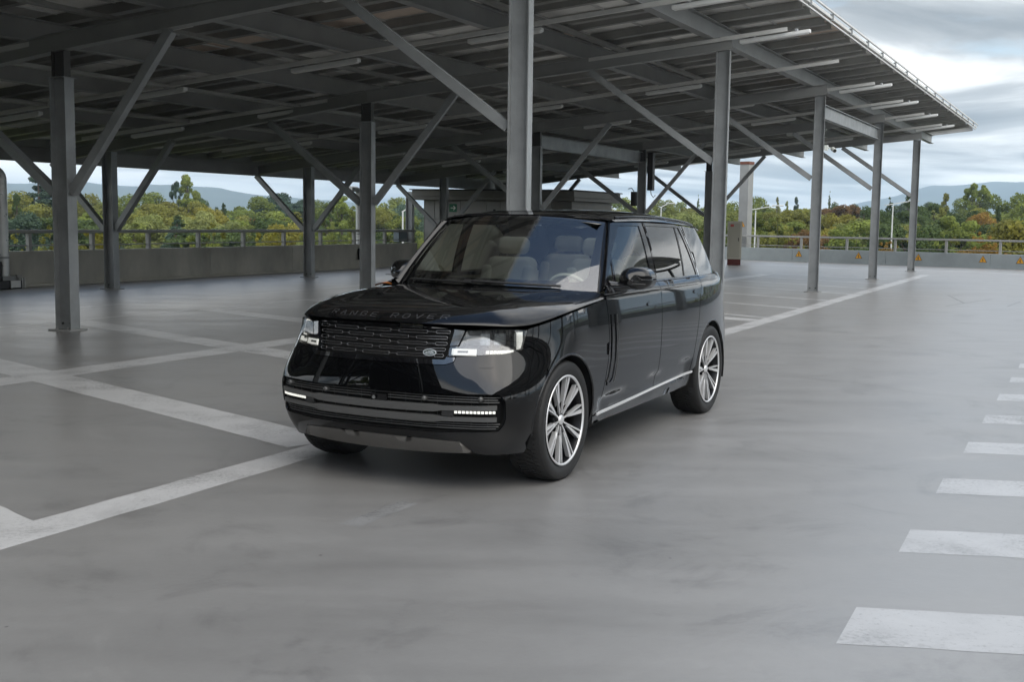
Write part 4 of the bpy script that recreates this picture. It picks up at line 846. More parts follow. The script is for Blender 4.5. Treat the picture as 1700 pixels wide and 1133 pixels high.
# --- painted skin
seam = [(-.63, 1.187), (-.34, 1.160), (-.048, 1.131), (.22, 1.094), (.466, 1.058)]
door_f = [(-.672, 1.19), (-.69, 1.06), (-.694, .91), (-.672, .75), (-.615, .58), (-.572, .46), (-.562, .376)]
fender = seam+[(.488, 1.052), (.535, .928), (.474, .938), (.36, .89)]+[p for p in farc[::-1] if p[1] > .372 and p[0] < .30]+[(-.47, .362)]+[(x, z) for x, z in door_f[::-1]]
both('front_fender', fender, body, M_pt, car, h=.04)
Bp = [(-1.722, .414), (-1.733, .472), (-1.775, .68), (-1.809, .893), (-1.835, 1.10), (-1.850, 1.272)]
doorF = [(-.785, 1.272), (-.70, 1.235)]+door_f+[(-1.1, .396)]+Bp+[(-1.3, 1.273)]
fd = both('front_door', doorF, body, M_pt, car, h=.045)
rarc = arc(WBX, WZ, RA+.01, 18, 200, 22)
Cp = [(-2.60, .452), (-2.635, .55), (-2.70, .72), (-2.765, .86), (-2.82, 1.02), (-2.93, 1.272)]
doorR = Bp[::-1][0:1]+[(-2.4, 1.273)]+Cp[::-1]+[(-2.15, .433)]+Bp[:-1]
rd = both('rear_door', doorR, body, M_pt, car, h=.045)
quarter = Cp[::-1]+[(-2.64, .448)]+[p for p in arc(WBX, WZ, RA+.01, 10, 195, 24)]+[(-3.72, .40), (-3.98, .62), (-3.98, 1.272), (-3.4, 1.273)]
both('rear_quarter', quarter, body, M_pt, car, h=.045)
both('rear_bumper', [(-3.985, .62), (-3.725, .40), (-4.1, .40), (QR+.001, .42), (QR+.001, .78), (-3.985, .78)], body, M_pt, car, h=.06, gap=.002)
both('tailgate', [(-3.985, .785), (QR+.001, .785), (QR+.001, 1.272), (-3.985, 1.272)], body, M_pt, car, h=.06, gap=.002)
both('side_sill', [(-.462, .362), (-2.625, .441), (-2.60, .325), (-2.3, .308), (-.50, .288), (-.455, .31)], body, M_pt, car, h=.06)
# front fascia with openings
lens_q = [(.973, 1.047), (1.012, .950), (1.068, .945), (1.072, .891), (.863, .896), (.70, .905), (.545, .924), (.490, 1.043), (.62, 1.051), (.782, 1.053)]
lens_w = [(Wq(q), z) for q, z in lens_q]; lens_wm = [(-x, z) for x, z in lens_w][::-1]
half = [(0, 1.078), (Wq(1.05), 1.068), (Wq(.80), 1.060), (Wq(.49), 1.050), (Wq(.535), .930), (Wq(.474), .938), (Wq(.36), .89), (Wq(.285), .842)]+[(Wq(p[0]), p[1]) for p in farc if p[0] > .31 and p[1] > .27]+[(Wq(.50), .255), (Wq(.80), .258), (Wq(.865), .268), (Wq(.962), .352), (Wq(1.2), .361)]
full = half[1:]+[(0, .363)]+[(-x, z) for x, z in half[::-1][:-1]]+[(0, 1.078)]
def round_poly(P, r_=.03, n=5):
    P = [np.array(q, float) for q in P]; o = []; m = len(P)
    for i in range(m):
        a, b, c = P[i-1], P[i], P[(i+1) % m]; d1 = a-b; d2 = c-b; l = min(r_, np.linalg.norm(d1)*.45, np.linalg.norm(d2)*.45); p0 = b+d1/np.linalg.norm(d1)*l; p1 = b+d2/np.linalg.norm(d2)*l
        for k in range(n+1): t_ = k/n; o.append(tuple(p0*(1-t_)**2+2*b*t_*(1-t_)+p1*t_*t_))
    return o
surr_h = [(0, 1.0765), (Wq(1.3), 1.073), (Wq(1.1), 1.063), (Wq(.980), 1.0495), (Wq(1.017), .953), (Wq(1.078), .948), (Wq(1.082), .884), (Wq(1.022), .884), (Wq(1.032), .852), (Wq(1.085), .834)]
surr = round_poly(surr_h+[(-x, z) for x, z in surr_h[::-1][:-1]], .012)
gr_h = [(Wq(1.046), 1.056), (Wq(1.070), .95), (Wq(1.086), .868)]
grille_o = round_poly([(0, 1.066)]+gr_h+[(0, .868)]+[(-x, z) for x, z in gr_h[::-1]], .014)
int_h = [(Wq(1.20), .655), (Wq(.716), .661), (Wq(.672), .622), (Wq(.664), .49), (Wq(.705), .424), (Wq(1.10), .412)]
intake = round_poly([(0, .652)]+int_h+[(0, .408)]+[(-x, z) for x, z in int_h[::-1]], .035)
fas_holes = [surr, lens_w, lens_wm, intake]
# lens and surround touch, so cut them as one opening each
cut_up = [(Wq(.490)-.0, 1.043), (Wq(.545), .924), (Wq(.70), .905), (Wq(.863), .896), (Wq(1.022), .886), (Wq(1.032), .852), (Wq(1.085), .834)]
upper_full = half[1:4]+[(-x, z) for x, z in half[1:4][::-1]]
low_h = [(Wq(.493), 1.049), (Wq(.535), .930), (Wq(.474), .938), (Wq(.36), .89), (Wq(.285), .842)]+half[8:]
low_full = [(-x, z) for x, z in cut_up[::-1]][0:0]
fas = cut_up[::-1]+low_h[1:]+[(0, .363)]+[(-x, z) for x, z in low_h[1:][::-1]]+[(-x, z) for x, z in cut_up]
panel('front_bumper', fas, front, M_pt, car, h=.04, holes=[intake], gap=.0022)
gs = panel('grille_surround', surr, front, M_surr, car, h=.035, holes=[grille_o], off=.002, gap=.0022)
gb = panel('grille_back', [(x*1.03, z) for x, z in grille_o], lambda u, v: (front(u, v)[0]-front(u, v)[1]*.075, front(u, v)[1]), M_liner, car, h=.06, gap=0, ret=0)
def fpt(q_w, z, off=0.): p, n = front(np.array([q_w]), np.array([z])); return Vector(p[0]+n[0]*off)
def fpath(pts, off): return [fpt(x, z, off) for x, z in pts]
nrow = 5; rz0, rz1 = 1.038, .892
for r_ in range(nrow):
    z = rz0+(rz1-rz0)*r_/(nrow-1); wl_ = float(np.interp(z, [.868, 1.056], [Wq(1.086), Wq(1.046)]))-.022
    sh = (.0 if r_ % 2 == 0 else .13); pit_ = .262; ln_ = .205; k0 = -4
    for k in range(-4, 5):
        a = k*pit_+sh-ln_/2; b = a+ln_; a2, b2 = max(a, -wl_), min(b, wl_)
        if b2-a2 > .05:
            hh = .0085; pts = round_poly([(a2, z-hh), (b2, z-hh), (b2, z+hh), (a2, z+hh)], .006, 3); pts = densify(pts, .03)
            MB().tube(fpath([tuple(q) for q in pts], -.014), .0021, 6, closed=True).build('grille_slot', M_satgrey if abs(a2) > 9 else M_chr2, gs) if False else None
            o = MB(); o.tube(fpath([tuple(q) for q in pts], -.014), .0019, 6, closed=True); o = o.build('grille_slot', M_slot, gs)
            MB().box((0, 0, 0), (1, 1, 1)) if False else None
        a3 = b; b3 = b+pit_-ln_
        if a3 > -wl_ and b3 < wl_: MB().tube(fpath([(a3, z), ((a3+b3)/2, z), (b3, z)], -.014), .0017, 6).build('grille_link', M_slot, gs)
    k_ = MB(); pts = densify([(-wl_, z), (wl_, z)], .05, False); k_.tube(fpath([tuple(q) for q in pts], -.05), .005, 6); k_.build('grille_bar', M_liner, gs)
bz = .908; bq = Wq(1.19); p0 = fpt(bq, bz, -.002); nb_ = Vector(front(np.array([bq]), np.array([bz]))[1][0])
bx_ = Vector((0, 0, 1)).cross(nb_).normalized(); by_ = nb_.cross(bx_)
def oval(a, b, o1, o2, n=28): 
    k = MB(); vs = [p0+nb_*o+bx_*a*math.cos(2*math.pi*i/n)+by_*b*math.sin(2*math.pi*i/n) for o in (o1, o2) for i in range(n)]; k.add(vs, [tuple(range(n, 2*n))]+[(i, (i+1) % n, n+(i+1) % n, n+i) for i in range(n)]); return k
bd_ = oval(.044, .0225, -.012, .004).build('oval_badge', M_badge, car); oval(.039, .0185, .003, .0055).build('badge_field', M_badgeb, bd_)
GL = {'L': [[(0, 1), (0, 0), (.8, 0)]], 'A': [[(0, 0), (.5, 1), (1, 0)], [(.2, .38), (.8, .38)]], 'N': [[(0, 0), (0, 1), (1, 0), (1, 1)]], 'D': [[(0, 0), (0, 1), (.7, 1), (1, .7), (1, .3), (.7, 0), (0, 0)]], 'R': [[(0, 0), (0, 1), (.85, 1), (1, .85), (1, .6), (.85, .45), (.12, .45)], [(.5, .45), (1, 0)]], 'O': [[(.18, 0), (.82, 0), (1, .18), (1, .82), (.82, 1), (.18, 1), (0, .82), (0, .18), (.18, 0)]], 'V': [[(0, 1), (.5, 0), (1, 1)]], 'E': [[(1, 1), (0, 1), (0, 0), (1, 0)], [(0, .5), (.85, .5)]], 'G': [[(1, .82), (.82, 1), (.18, 1), (0, .82), (0, .18), (.18, 0), (.85, 0), (1, .15), (1, .5), (.55, .5)]]}
def glyphs(text, cx, z, wch, hch, gp_, place, wd, th, m, parent, name):
    n = len(text); tot = n*wch+(n-1)*gp_; x = cx-tot/2; 
    for ch in text:
        if ch != ' ':
            k = MB()
            for st in GL[ch]:
                d_ = densify([(x+px*wch, z+py*hch) for px, py in st], .012, False)
                for i in range(len(d_)-1): a, na = place(*d_[i]); b, nb2 = place(*d_[i+1]); k.bar(a, b+(b-a)*.06, wd, th, na)
            k.build(name, m, parent)
        x += wch+gp_
def bplace(x, y): return p0+nb_*.0062+bx_*x+by_*y, nb_
glyphs('LAND', 0.002, .0012, .0095, .0085, .0028, bplace, .0022, .001, M_badge, bd_, 'badge_letter'); glyphs('ROVER', .0, -.0105, .0095, .0085, .0024, bplace, .0022, .001, M_badge, bd_, 'badge_letter')
# --- headlamps
for s_ in (1, -1):
    L = lens_w if s_ > 0 else lens_wm; hl = panel('headlight', L, front, M_lens, car, h=.035, off=.001, gap=.0015, ret=0)
    panel('lamp_housing', L, lambda u, v: (front(u, v)[0]-front(u, v)[1]*.055, front(u, v)[1]), M_hl_in, hl, h=.05, gap=-.004, ret=-.05)
    f_ = lambda q, z, o=-.03: fpt(s_*Wq(q), z, o)
    def block(q0, q1, z0, z1, o, dp, m, nm):
        poly = [(s_*Wq(q0), z0), (s_*Wq(q1), z0), (s_*Wq(q1), z1), (s_*Wq(q0), z1)]
        return panel(nm, poly, lambda u, v: (front(u, v)[0]+front(u, v)[1]*o, front(u, v)[1]), m, hl, h=.02, gap=0, ret=dp)
    block(.515, .555, .935, 1.035, -.022, .025, M_drl, 'daytime_strip'); block(.565, .585, .95, 1.03, -.03, .02, M_silver, 'daytime_strip')
    n_ = 7
    for i in range(n_): q0 = .60+.034*i; block(q0, q0+.026, .912, .930, -.02, .02, M_drl, 'led_cell')
    block(.66, .76, .965, 1.03, -.028, .03, M_silver, 'projector'); block(.675, .745, .975, 1.02, -.024, .004, M_bright, 'projector_lens'); block(.80, .88, .965, 1.03, -.034, .02, M_silver, 'projector'); block(.90, 1.055, .903, .938, -.02, .03, M_drl, 'reflector'); block(.955, 1.02, .914, .926, -.017, .004, M_hl_in, 'reflector_slot'); block(.86, .98, .965, 1.02, -.04, .01, M_satgrey, 'reflector')
    # washer flap and parking sensors
    wq = [(.862, .818), (.738, .853), (.748, .833), (.775, .818)]; wp_ = [(s_*Wq(q), z) for q, z in [(.862, .819), (.853, .845), (.735, .856), (.757, .829), (.775, .820)]]
    panel('washer_flap', wp_, front, M_pt, car, h=.03, off=.0035, gap=0, ret=.006)
    for q, z in ((.83, .632), (1.20, .622)): MB().lathe([(.0, .006), (.012, .006), (.016, .0), (.016, -.03)], 16).build('parking_sensor', M_satgrey, car).matrix_local = Matrix.Translation(fpt(s_*Wq(q), z, -.004)) @ Vector(front(np.array([s_*Wq(q)]), np.array([z]))[1][0]).to_track_quat('Y', 'Z').to_matrix().to_4x4()
# --- lower intake
fo = lambda o: (lambda u, v: (front(u, v)[0]+front(u, v)[1]*o, front(u, v)[1]))
panel('intake_back', [(x*1.02, z) for x, z in intake], fo(-.09), M_liner, car, h=.06, gap=-.01, ret=-.07)
def fstrip(nm, z0, z1, w0, o, m, dp=.02, w_top=None, taper=0):
    wt = w_top or w0; pts = [(-w0, z0), (w0, z0), (wt, z1), (-wt, z1)]
    return panel(nm, densify(pts, .08), fo(o), m, car, h=.04, gap=0, ret=dp)
def curvez(poly, dz): return [(x, z+dz*(abs(x)/.86)**2) for x, z in poly]
Wt = Wq(.722)
for nm, zc_, hh, dz in (('bumper_bar', .560, .0235, .017), ('bumper_bar', .494, .0225, .006)):
    P_ = densify([(-Wt, zc_-hh), (Wt, zc_-hh), (Wt, zc_+hh), (-Wt, zc_+hh)], .06); P_ = [(x, zc_+(z-zc_)*(.62 if abs(x) > .50 else 1)+dz*(abs(x)/.86)**2) for x, z in P_]
    panel(nm, round_poly(P_, .012, 3) if False else P_, fo(-.004), M_skid2 if False else M_satgrey, car, h=.04, gap=0, ret=.02)
for s_ in (1, -1):
    panel('fog_strip', [(s_*Wq(1.0), .530), (s_*Wq(.735), .535), (s_*Wq(.735), .556), (s_*Wq(1.0), .553)], fo(-.010), M_hl_in, car, h=.04, gap=0, ret=.02)
    for i in range(11):
        q0 = .995-.0245*i; z = .532+.0004*i; panel('fog_led', [(s_*Wq(q0), z+.003), (s_*Wq(q0-.018), z+.003), (s_*Wq(q0-.018), z+.019), (s_*Wq(q0), z+.019)], fo(-.006), M_drl, car, h=.03, gap=0, ret=.004)
    panel('fog_shroud', [(s_*Wq(1.08), .514), (s_*Wq(1.0), .514), (s_*Wq(1.0), .560), (s_*Wq(1.08), .560)], fo(-.008), M_satin, car, h=.04, gap=0, ret=.02)
for z, wv in ((.642, 1.20), (.625, .87), (.608, .88), (.462, .89), (.446, .88), (.430, .86)):
    wv = min(wv, .89); k_ = MB(); k_.tube(fpath([tuple(q) for q in densify([(-wv, z), (wv, z)], .05, False)], -.028), .0035, 6); k_.build('intake_slat', M_satgrey, car)
for x in np.linspace(-.8, .8, 15): k_ = MB(); k_.tube(fpath([(x, .418), (x, .65)], -.045), .003, 5); k_.build('intake_rib', M_satin, car)
MB().box(fpt(.05, .606, -.02), (.008, .06, .022)).build('radar_cover', M_gloss, car)
k_ = MB(); k_.disc(fpt(.02, .604, .001), .012, (1, 0, 0)); k_.build('front_camera', M_silver, car)
skid = [(0, .361), (Wq(1.2), .359), (Wq(.960), .350), (Wq(.868), .270), (Wq(1.2), .262), (0, .256), (-Wq(1.2), .262), (-Wq(.868), .270), (-Wq(.960), .350), (-Wq(1.2), .359)]
panel('skid_plate', skid, fo(.003), M_skid, car, h=.04, gap=.002, ret=.02)
# --- hood: a height field over the seam outline
_oq = np.r_[np.linspace(-.80, .35, 60), np.linspace(.355, QF, 160)]
zs_ = Spl([-.80, -.63, -.34, -.048, .22, .466, .80, 1.05, QF], [1.212, 1.190, 1.164, 1.136, 1.101, 1.068, 1.070, 1.077, 1.084])
_ob, _ = body(_oq, zs_(_oq)); _OX = np.r_[_ob[:, 0], _ob[::-1, 0]]; _OY = np.r_[_ob[:, 1], -_ob[::-1, 1]]; _OZ = np.r_[_ob[:, 2], _ob[::-1, 2]]
_zc = Spl([-.9, -.5, -.2, .2, .5, .7, .85], [1.252, 1.250, 1.240, 1.214, 1.186, 1.158, 1.126])
def hoodz(x, y):
    x = np.asarray(x, float); y = np.asarray(y, float); sh = x.shape; x = x.ravel(); y = y.ravel()
    d2 = (x[:, None]-_OX)**2+(y[:, None]-_OY)**2; i = d2.argmin(1); n = len(_OX); best = np.full(len(x), 1e9); zb_ = np.zeros(len(x))
    for j0 in (-1, 0):
        a = np.clip(i+j0, 0, n-2); ax, ay = _OX[a], _OY[a]; ex, ey = _OX[a+1]-ax, _OY[a+1]-ay; t_ = np.clip(((x-ax)*ex+(y-ay)*ey)/(ex*ex+ey*ey+1e-12), 0, 1)
        dd = (x-ax-t_*ex)**2+(y-ay-t_*ey)**2; zz_ = _OZ[a]+t_*(_OZ[a+1]-_OZ[a]); m_ = dd < best; best[m_] = dd[m_]; zb_[m_] = zz_[m_]
    d = np.sqrt(best); D = np.interp(x, [-.8, -.3, .3, .6, .8], [.20, .25, .26, .19, .12]); t_ = np.clip(d/D, 0, 1); g = np.sqrt(np.clip(1-(1-t_)**2, 0, 1))*.5+.5*t_*(2-t_)
    top = _zc(x)-.022*(y/.9)**2+.006*np.exp(-((np.abs(y)-.62)/.10)**2)*np.clip((.75-x)*2, 0, 1)
    return (zb_+(top-zb_)*g).reshape(sh)
def hood(x, y):
    z = hoodz(x, y); e = .004; zx = (hoodz(x+e, y)-hoodz(x-e, y))/(2*e); zy = (hoodz(x, y+e)-hoodz(x, y-e))/(2*e); n = np.stack([-zx, -zy, np.ones_like(z)], -1); n /= np.linalg.norm(n, axis=-1, keepdims=True); return np.stack([x, y, z], -1), n
sel = np.r_[np.arange(0, len(_oq), 4), len(_oq)-1]; sel = np.unique(sel)
hl_ = [( _ob[i, 0], _ob[i, 1]) for i in sel]; rear = [(-.80+.33*(1-(y/.90)**2), y) for y in np.linspace(-.86, .86, 21)]
ring = [(x, -y) for x, y in hl_[::1]]                   # right side from cowl to nose
outline = [(x, y) for x, y in ring]+[(x, y) for x, y in hl_[::-1][1:]]+[p for p in rear[::-1]][1:-1]
rp = []
for dd in (.003, .009, .02, .036, .06, .09): q = inset(outline, dd); rp.append(q)
hd = panel('hood', outline, hood, M_pt, car, h=.05, gap=.003, ret=.012, extra=np.concatenate([densify(q, .03) for q in rp]))
def hplace(x, y):   # letters lie along the rounded lip of the hood: x across, y up the slope
    xf = np.interp(abs(x), [0, .25, .42, .55], [.806, .786, .745, .70]); p, n = hood(np.array([xf-.012-y]), np.array([x])); return Vector(p[0]+n[0]*.0012), Vector(n[0])
glyphs('RANGE', -.225, .0, .042, .040, .043, lambda x, y: hplace(x, y), .0075, .0018, M_letter, hd, 'letter'); glyphs('ROVER', .270, .0, .042, .040, .043, lambda x, y: hplace(x, y), .0075, .0018, M_letter, hd, 'letter')
# a small leaf-shaped orange patch on the bonnet
lf = tag(MB().build('orange_patch', mat('patch_orange', (.42, .13, .02), .5, var=.3, vscale=30)), 'small orange leaf lying on the far rear corner of the hood', 'leaf')
# --- greenhouse
def ws(s_, t_):
    s_ = np.asarray(s_, float); t_ = np.asarray(t_, float); c = 1-s_*s_
    B = np.stack([-.80+.30*c, .862*s_, 1.218+.018*c], -1); T_ = np.stack([-1.305+.17*c, .700*s_, 1.744+.047*c], -1); P = B+(T_-B)*t_[..., None]; k = .020*4*t_*(1-t_); P[..., 2] += k*.8; P[..., 0] += k*.6; return P
def wsf(s_, t_):
    e = 1e-3; P = ws(s_, t_); n = np.cross(ws(s_, t_+e)-ws(s_, t_-e), ws(s_+e, t_)-ws(s_-e, t_)); n /= np.linalg.norm(n, axis=-1, keepdims=True); n = np.where(n[..., 2:3] < 0, -n, n); return P, n
panel('windscreen', [(-.985, .02), (.985, .02), (.985, .985), (-.985, .985)], wsf, M_ws, car, h=.06, gap=0, ret=0)
M_frit = mat('black_frit', (.01, .01, .011), .25)
panel('screen_border', [(-.995, 0), (.995, 0), (.995, 1), (-.995, 1)], wsf, M_frit, car, h=.05, gap=0, ret=0, off=-.006, holes=[round_poly([(-.905, .13), (.905, .13), (.935, .95), (-.935, .95)], .10, 8)])
panel('cowl', [(x, y) for x, y in [(-.82+.33*(1-(y/.90)**2), y) for y in np.linspace(-.85, .85, 15)]]+[(-.68+.42*(1-(y/.90)**2), y) for y in np.linspace(.85, -.85, 15)], lambda x, y: (np.stack([x, y, np.full_like(x, 1.212)+.0*x], -1), np.tile(np.array([0, 0, 1.]), (len(x), 1))), M_satin, car, h=.08, gap=0, ret=0)
for y0, y1 in ((.62, -.12), (-.05, -.72)):
    k_ = MB(); pts = [Vector(wsf(np.array([y_/.862]), np.array([.035+.02*i/6]))[0][0])+Vector((.012, 0, .022)) for i, y_ in enumerate(np.linspace(y0, y1, 7))]; k_.tube(pts, .009, 6); k_.build('wiper', M_satin, car)
aL = lambda t_: (-.795-.45*t_, 1.258+.486*t_)       # A-pillar line on the side glass surface
def strip_surf(fa, fb, bulge):
    def f(u, v):
        a = fa(u); b = fb(u); P = a*(1-v[:, None])+b*v[:, None]; return P
    def g(u, v):
        e = 1e-3; P = f(u, v); n = np.cross(f(u+e, v)-f(u-e, v), f(u, v+e)-f(u, v-e)); n /= np.linalg.norm(n, axis=-1, keepdims=True)+1e-12; n = np.where((n[:, 1:2]+n[:, 2:3]*.3) < 0, -n, n); k = 4*v*(1-v)*bulge
        n2 = n+0; P2 = P+n*k[:, None]
        def h_(u_, v_): PP = f(u_, v_); nn_ = np.cross(f(u_+e, v_)-f(u_-e, v_), f(u_, v_+e)-f(u_, v_-e)); nn_ /= np.linalg.norm(nn_, axis=-1, keepdims=True)+1e-12; nn_ = np.where((nn_[:, 1:2]+nn_[:, 2:3]*.3) < 0, -nn_, nn_); return PP+nn_*(4*v_*(1-v_)*bulge)[:, None]
        n = np.cross(h_(u+e, v)-h_(u-e, v), h_(u, v+e)-h_(u, v-e)); n /= np.linalg.norm(n, axis=-1, keepdims=True)+1e-12; return P2, np.where((n*n2).sum(1, keepdims=True) < 0, -n, n)
    return g
both('front_pillar', [(0, 0), (1, 0), (1, 1), (0, 1)], strip_surf(lambda u: ws(np.full_like(u, .992), u*.985+.01), lambda u: sideglass(aL(u)[0], aL(u)[1])[0], .012), M_pt, car, h=.08, gap=0, ret=.006)
fr_f = [(-.80, 1.274), (-1.245, 1.735), (-1.30, 1.742), (-1.805, 1.742), (-1.845, 1.274)]
hol_q = [(-1.034, 1.455), (-.862, 1.300), (-.972, 1.297)]; hol_f = [(-1.004, 1.292), (-1.075, 1.500), (-1.352, 1.706), (-1.38, 1.713), (-1.726, 1.713), (-1.722, 1.290)]
ff = both('window_frame', fr_f, sideglass, M_gloss, car, h=.05, holes=[hol_f, hol_q], gap=.002)
fr_r = [(-1.853, 1.274), (-1.813, 1.742), (-2.60, 1.730), (-2.752, 1.716), (-2.80, 1.60), (-2.960, 1.274)]
hol_r = [(-1.852, 1.290), (-1.878, 1.713), (-2.60, 1.703), (-2.575, 1.290)]; hol_r2 = [(-2.61, 1.290), (-2.632, 1.7025), (-2.70, 1.698), (-2.914, 1.290)]
fr2 = both('window_frame', fr_r, sideglass, M_gloss, car, h=.05, holes=[[(-1.86, 1.290), (-1.884, 1.713), (-2.60, 1.703), (-2.70, 1.698), (-2.912, 1.290)]], gap=.002)
both('side_window', hol_f, sideglass, M_fg, car, h=.06, gap=-.004, ret=0, off=-.006); both('quarter_light', hol_q, sideglass, M_fg, car, h=.04, gap=-.004, ret=0, off=-.006)
both('rear_side_window', [(-1.86, 1.290), (-1.884, 1.713), (-2.60, 1.703), (-2.70, 1.698), (-2.912, 1.290)], sideglass, M_rg, car, h=.06, gap=-.004, ret=0, off=-.006)
both('window_divider', [(-2.545, 1.29), (-2.592, 1.704), (-2.606, 1.704), (-2.56, 1.29)], sideglass, M_satin, car, h=.05, gap=0, ret=.003, off=.0)
both('rear_quarter_glass', [(-2.80, 1.718), (-3.30, 1.695), (-3.42, 1.55), (-3.60, 1.276), (-2.975, 1.276)], sideglass, M_rg, car, h=.06, gap=0, ret=.004, off=-.001)
both('pillar_trim', [(-2.757, 1.716), (-2.775, 1.716), (-2.985, 1.276), (-2.964, 1.276)], sideglass, M_chr, car, h=.03, gap=0, ret=.004, off=.002)
# roof
_rz = Spl([-3.8, -3.2, -2.6, -2.0, -1.5, -1.1], [1.752, 1.803, 1.833, 1.840, 1.822, 1.790]); _re = Spl([-3.8, -3.3, -2.8, -2.4, -1.8, -1.3, -1.1], [1.662, 1.706, 1.728, 1.742, 1.750, 1.743, 1.738])
def roof(x, s_):
    def f(x, s_):
        yw = np.interp(x, [-1.31, -1.135], [0, 0])*0+_yt(np.minimum(x, -1.15))+.004; t_ = np.clip(np.abs(s_), 0, .9999); z = _re(x)+(_rz(x)-_re(x))*(1-t_**3.2)**.62; return np.stack([x, s_*yw, z], -1)
    e = 1e-3; P = f(x, s_); n = np.cross(f(x+e, s_)-f(x-e, s_), f(x, np.clip(s_+e, -.9995, .9995))-f(x, np.clip(s_-e, -.9995, .9995))); n /= np.linalg.norm(n, axis=-1, keepdims=True)+1e-12; return P, np.where(n[..., 2:3] < 0, -n, n)
M_sun = glass_mat('roof_glass', (.34, .36, .36), 1.7); sun_h = [(-1.55, -.66), (-1.55, .66), (-3.0, .66), (-3.0, -.66)]
hdr = [(-1.305+.17*(1-s_*s_)-.006, float(.702*s_/(_yt(min(-1.305+.17*(1-s_*s_), -1.15))+.004))) for s_ in np.linspace(-1, 1, 17)]
ext_r = np.array([(x, s_*v) for x in np.linspace(-1.35, -3.75, 50) for v in (.93, .955, .975, .988, .995) for s_ in (-1, 1)])
panel('roof', hdr+[(-1.33, .9995)]+[(x, .9995) for x in np.linspace(-1.45, -3.7, 22)]+[(-3.76, .6), (-3.80, 0), (-3.76, -.6)]+[(x, -.9995) for x in np.linspace(-3.7, -1.45, 22)]+[(-1.33, -.9995)], roof, M_pt, car, h=.07, gap=0, ret=.012, extra=ext_r, holes=[sun_h])
panel('sunroof_glass', [(-1.44, -.74), (-1.44, .74), (-3.12, .74), (-3.12, -.74)], roof, M_sun, car, h=.08, gap=0, ret=.0, off=.003)
for s_ in (1, -1):
    k_ = MB(); k_.tube([Vector(roof(np.array([x]), np.array([s_*.93]))[0][0])+Vector((0, 0, .006)) for x in np.linspace(-1.42, -3.55, 24)], .008, 6); k_.build('roof_rail', M_gloss, car)
for x, y in ((-3.25, .16), (-3.32, -.02)):
    k_ = MB(); z0_ = float(_rz(np.array(x))); k_.add([(x+.14*math.cos(a)*(1-.25*j), y+.030*math.sin(a)*(1-.3*j), z0_-.004+.036*math.sqrt(max(0, 1-(1-.0-j*.33)**2)) if j else z0_-.005) for j in range(4) for a in [2*math.pi*i/16 for i in range(16)]], [(j*16+i, j*16+(i+1) % 16, (j+1)*16+(i+1) % 16, (j+1)*16+i) for j in range(3) for i in range(16)]+[tuple(range(48, 64))], 0, True); k_.build('roof_fin', M_gloss, car)
both('shoulder_shelf', [(-.80, 0), (-3.975, 0), (-3.975, 1), (-.80, 1)], lambda u, v: strip_surf(lambda q: body(q, np.full_like(q, 1.268))[0], lambda q: sideglass(np.maximum(q, -3.95)-.0*q, np.full_like(q, 1.278))[0], .004)(u, v), M_pt, car, h=.10, gap=0, ret=0, extra=None)
rwT = lambda s_: np.stack([-3.80+.10*s_*s_,   .56*s_, 1.748-.07*s_**2], -1); rwB = lambda s_: np.stack([-4.24+.16*s_*s_, .64*s_, 1.27+0*s_], -1)
def rws(s_, t_): P = rwT(s_)+(rwB(s_)-rwT(s_))*t_[..., None]; return P, np.tile(np.array([-.74, 0, .67]), (len(P), 1))
panel('rear_window', [(-1, 0), (1, 0), (1, 1), (-1, 1)], rws, M_rg, car, h=.15, gap=0, ret=0)
def cpil(u, v): 
    xs = -3.30-.31*u; a = sideglass(xs, 1.70-.425*u)[0]; b = rwT(np.ones_like(u))+(rwB(np.ones_like(u))-rwT(np.ones_like(u)))*u[:, None]; P = a*(1-v[:, None])+b*v[:, None]; n = np.tile(np.array([-.35, .85, .35]), (len(P), 1)); return P+n*(4*v*(1-v)*.008)[:, None], n
both('rear_pillar', [(0, 0), (1, 0), (1, 1), (0, 1)], cpil, M_pt, car, h=.12, gap=0, ret=0)
panel('tail_shelf', [(-3.6, -.93), (-3.6, .93), (-4.0, .78), (-4.22, 0), (-4.0, -.78)], lambda x, y: (np.stack([x, y*np.interp(x, [-4.3, -4.1, -3.6], [.9, .9, .92]), np.full_like(x, 1.265)], -1), np.tile(np.array([0, 0, 1.]), (len(x), 1))), M_pt, car, h=.1, gap=0, ret=0)
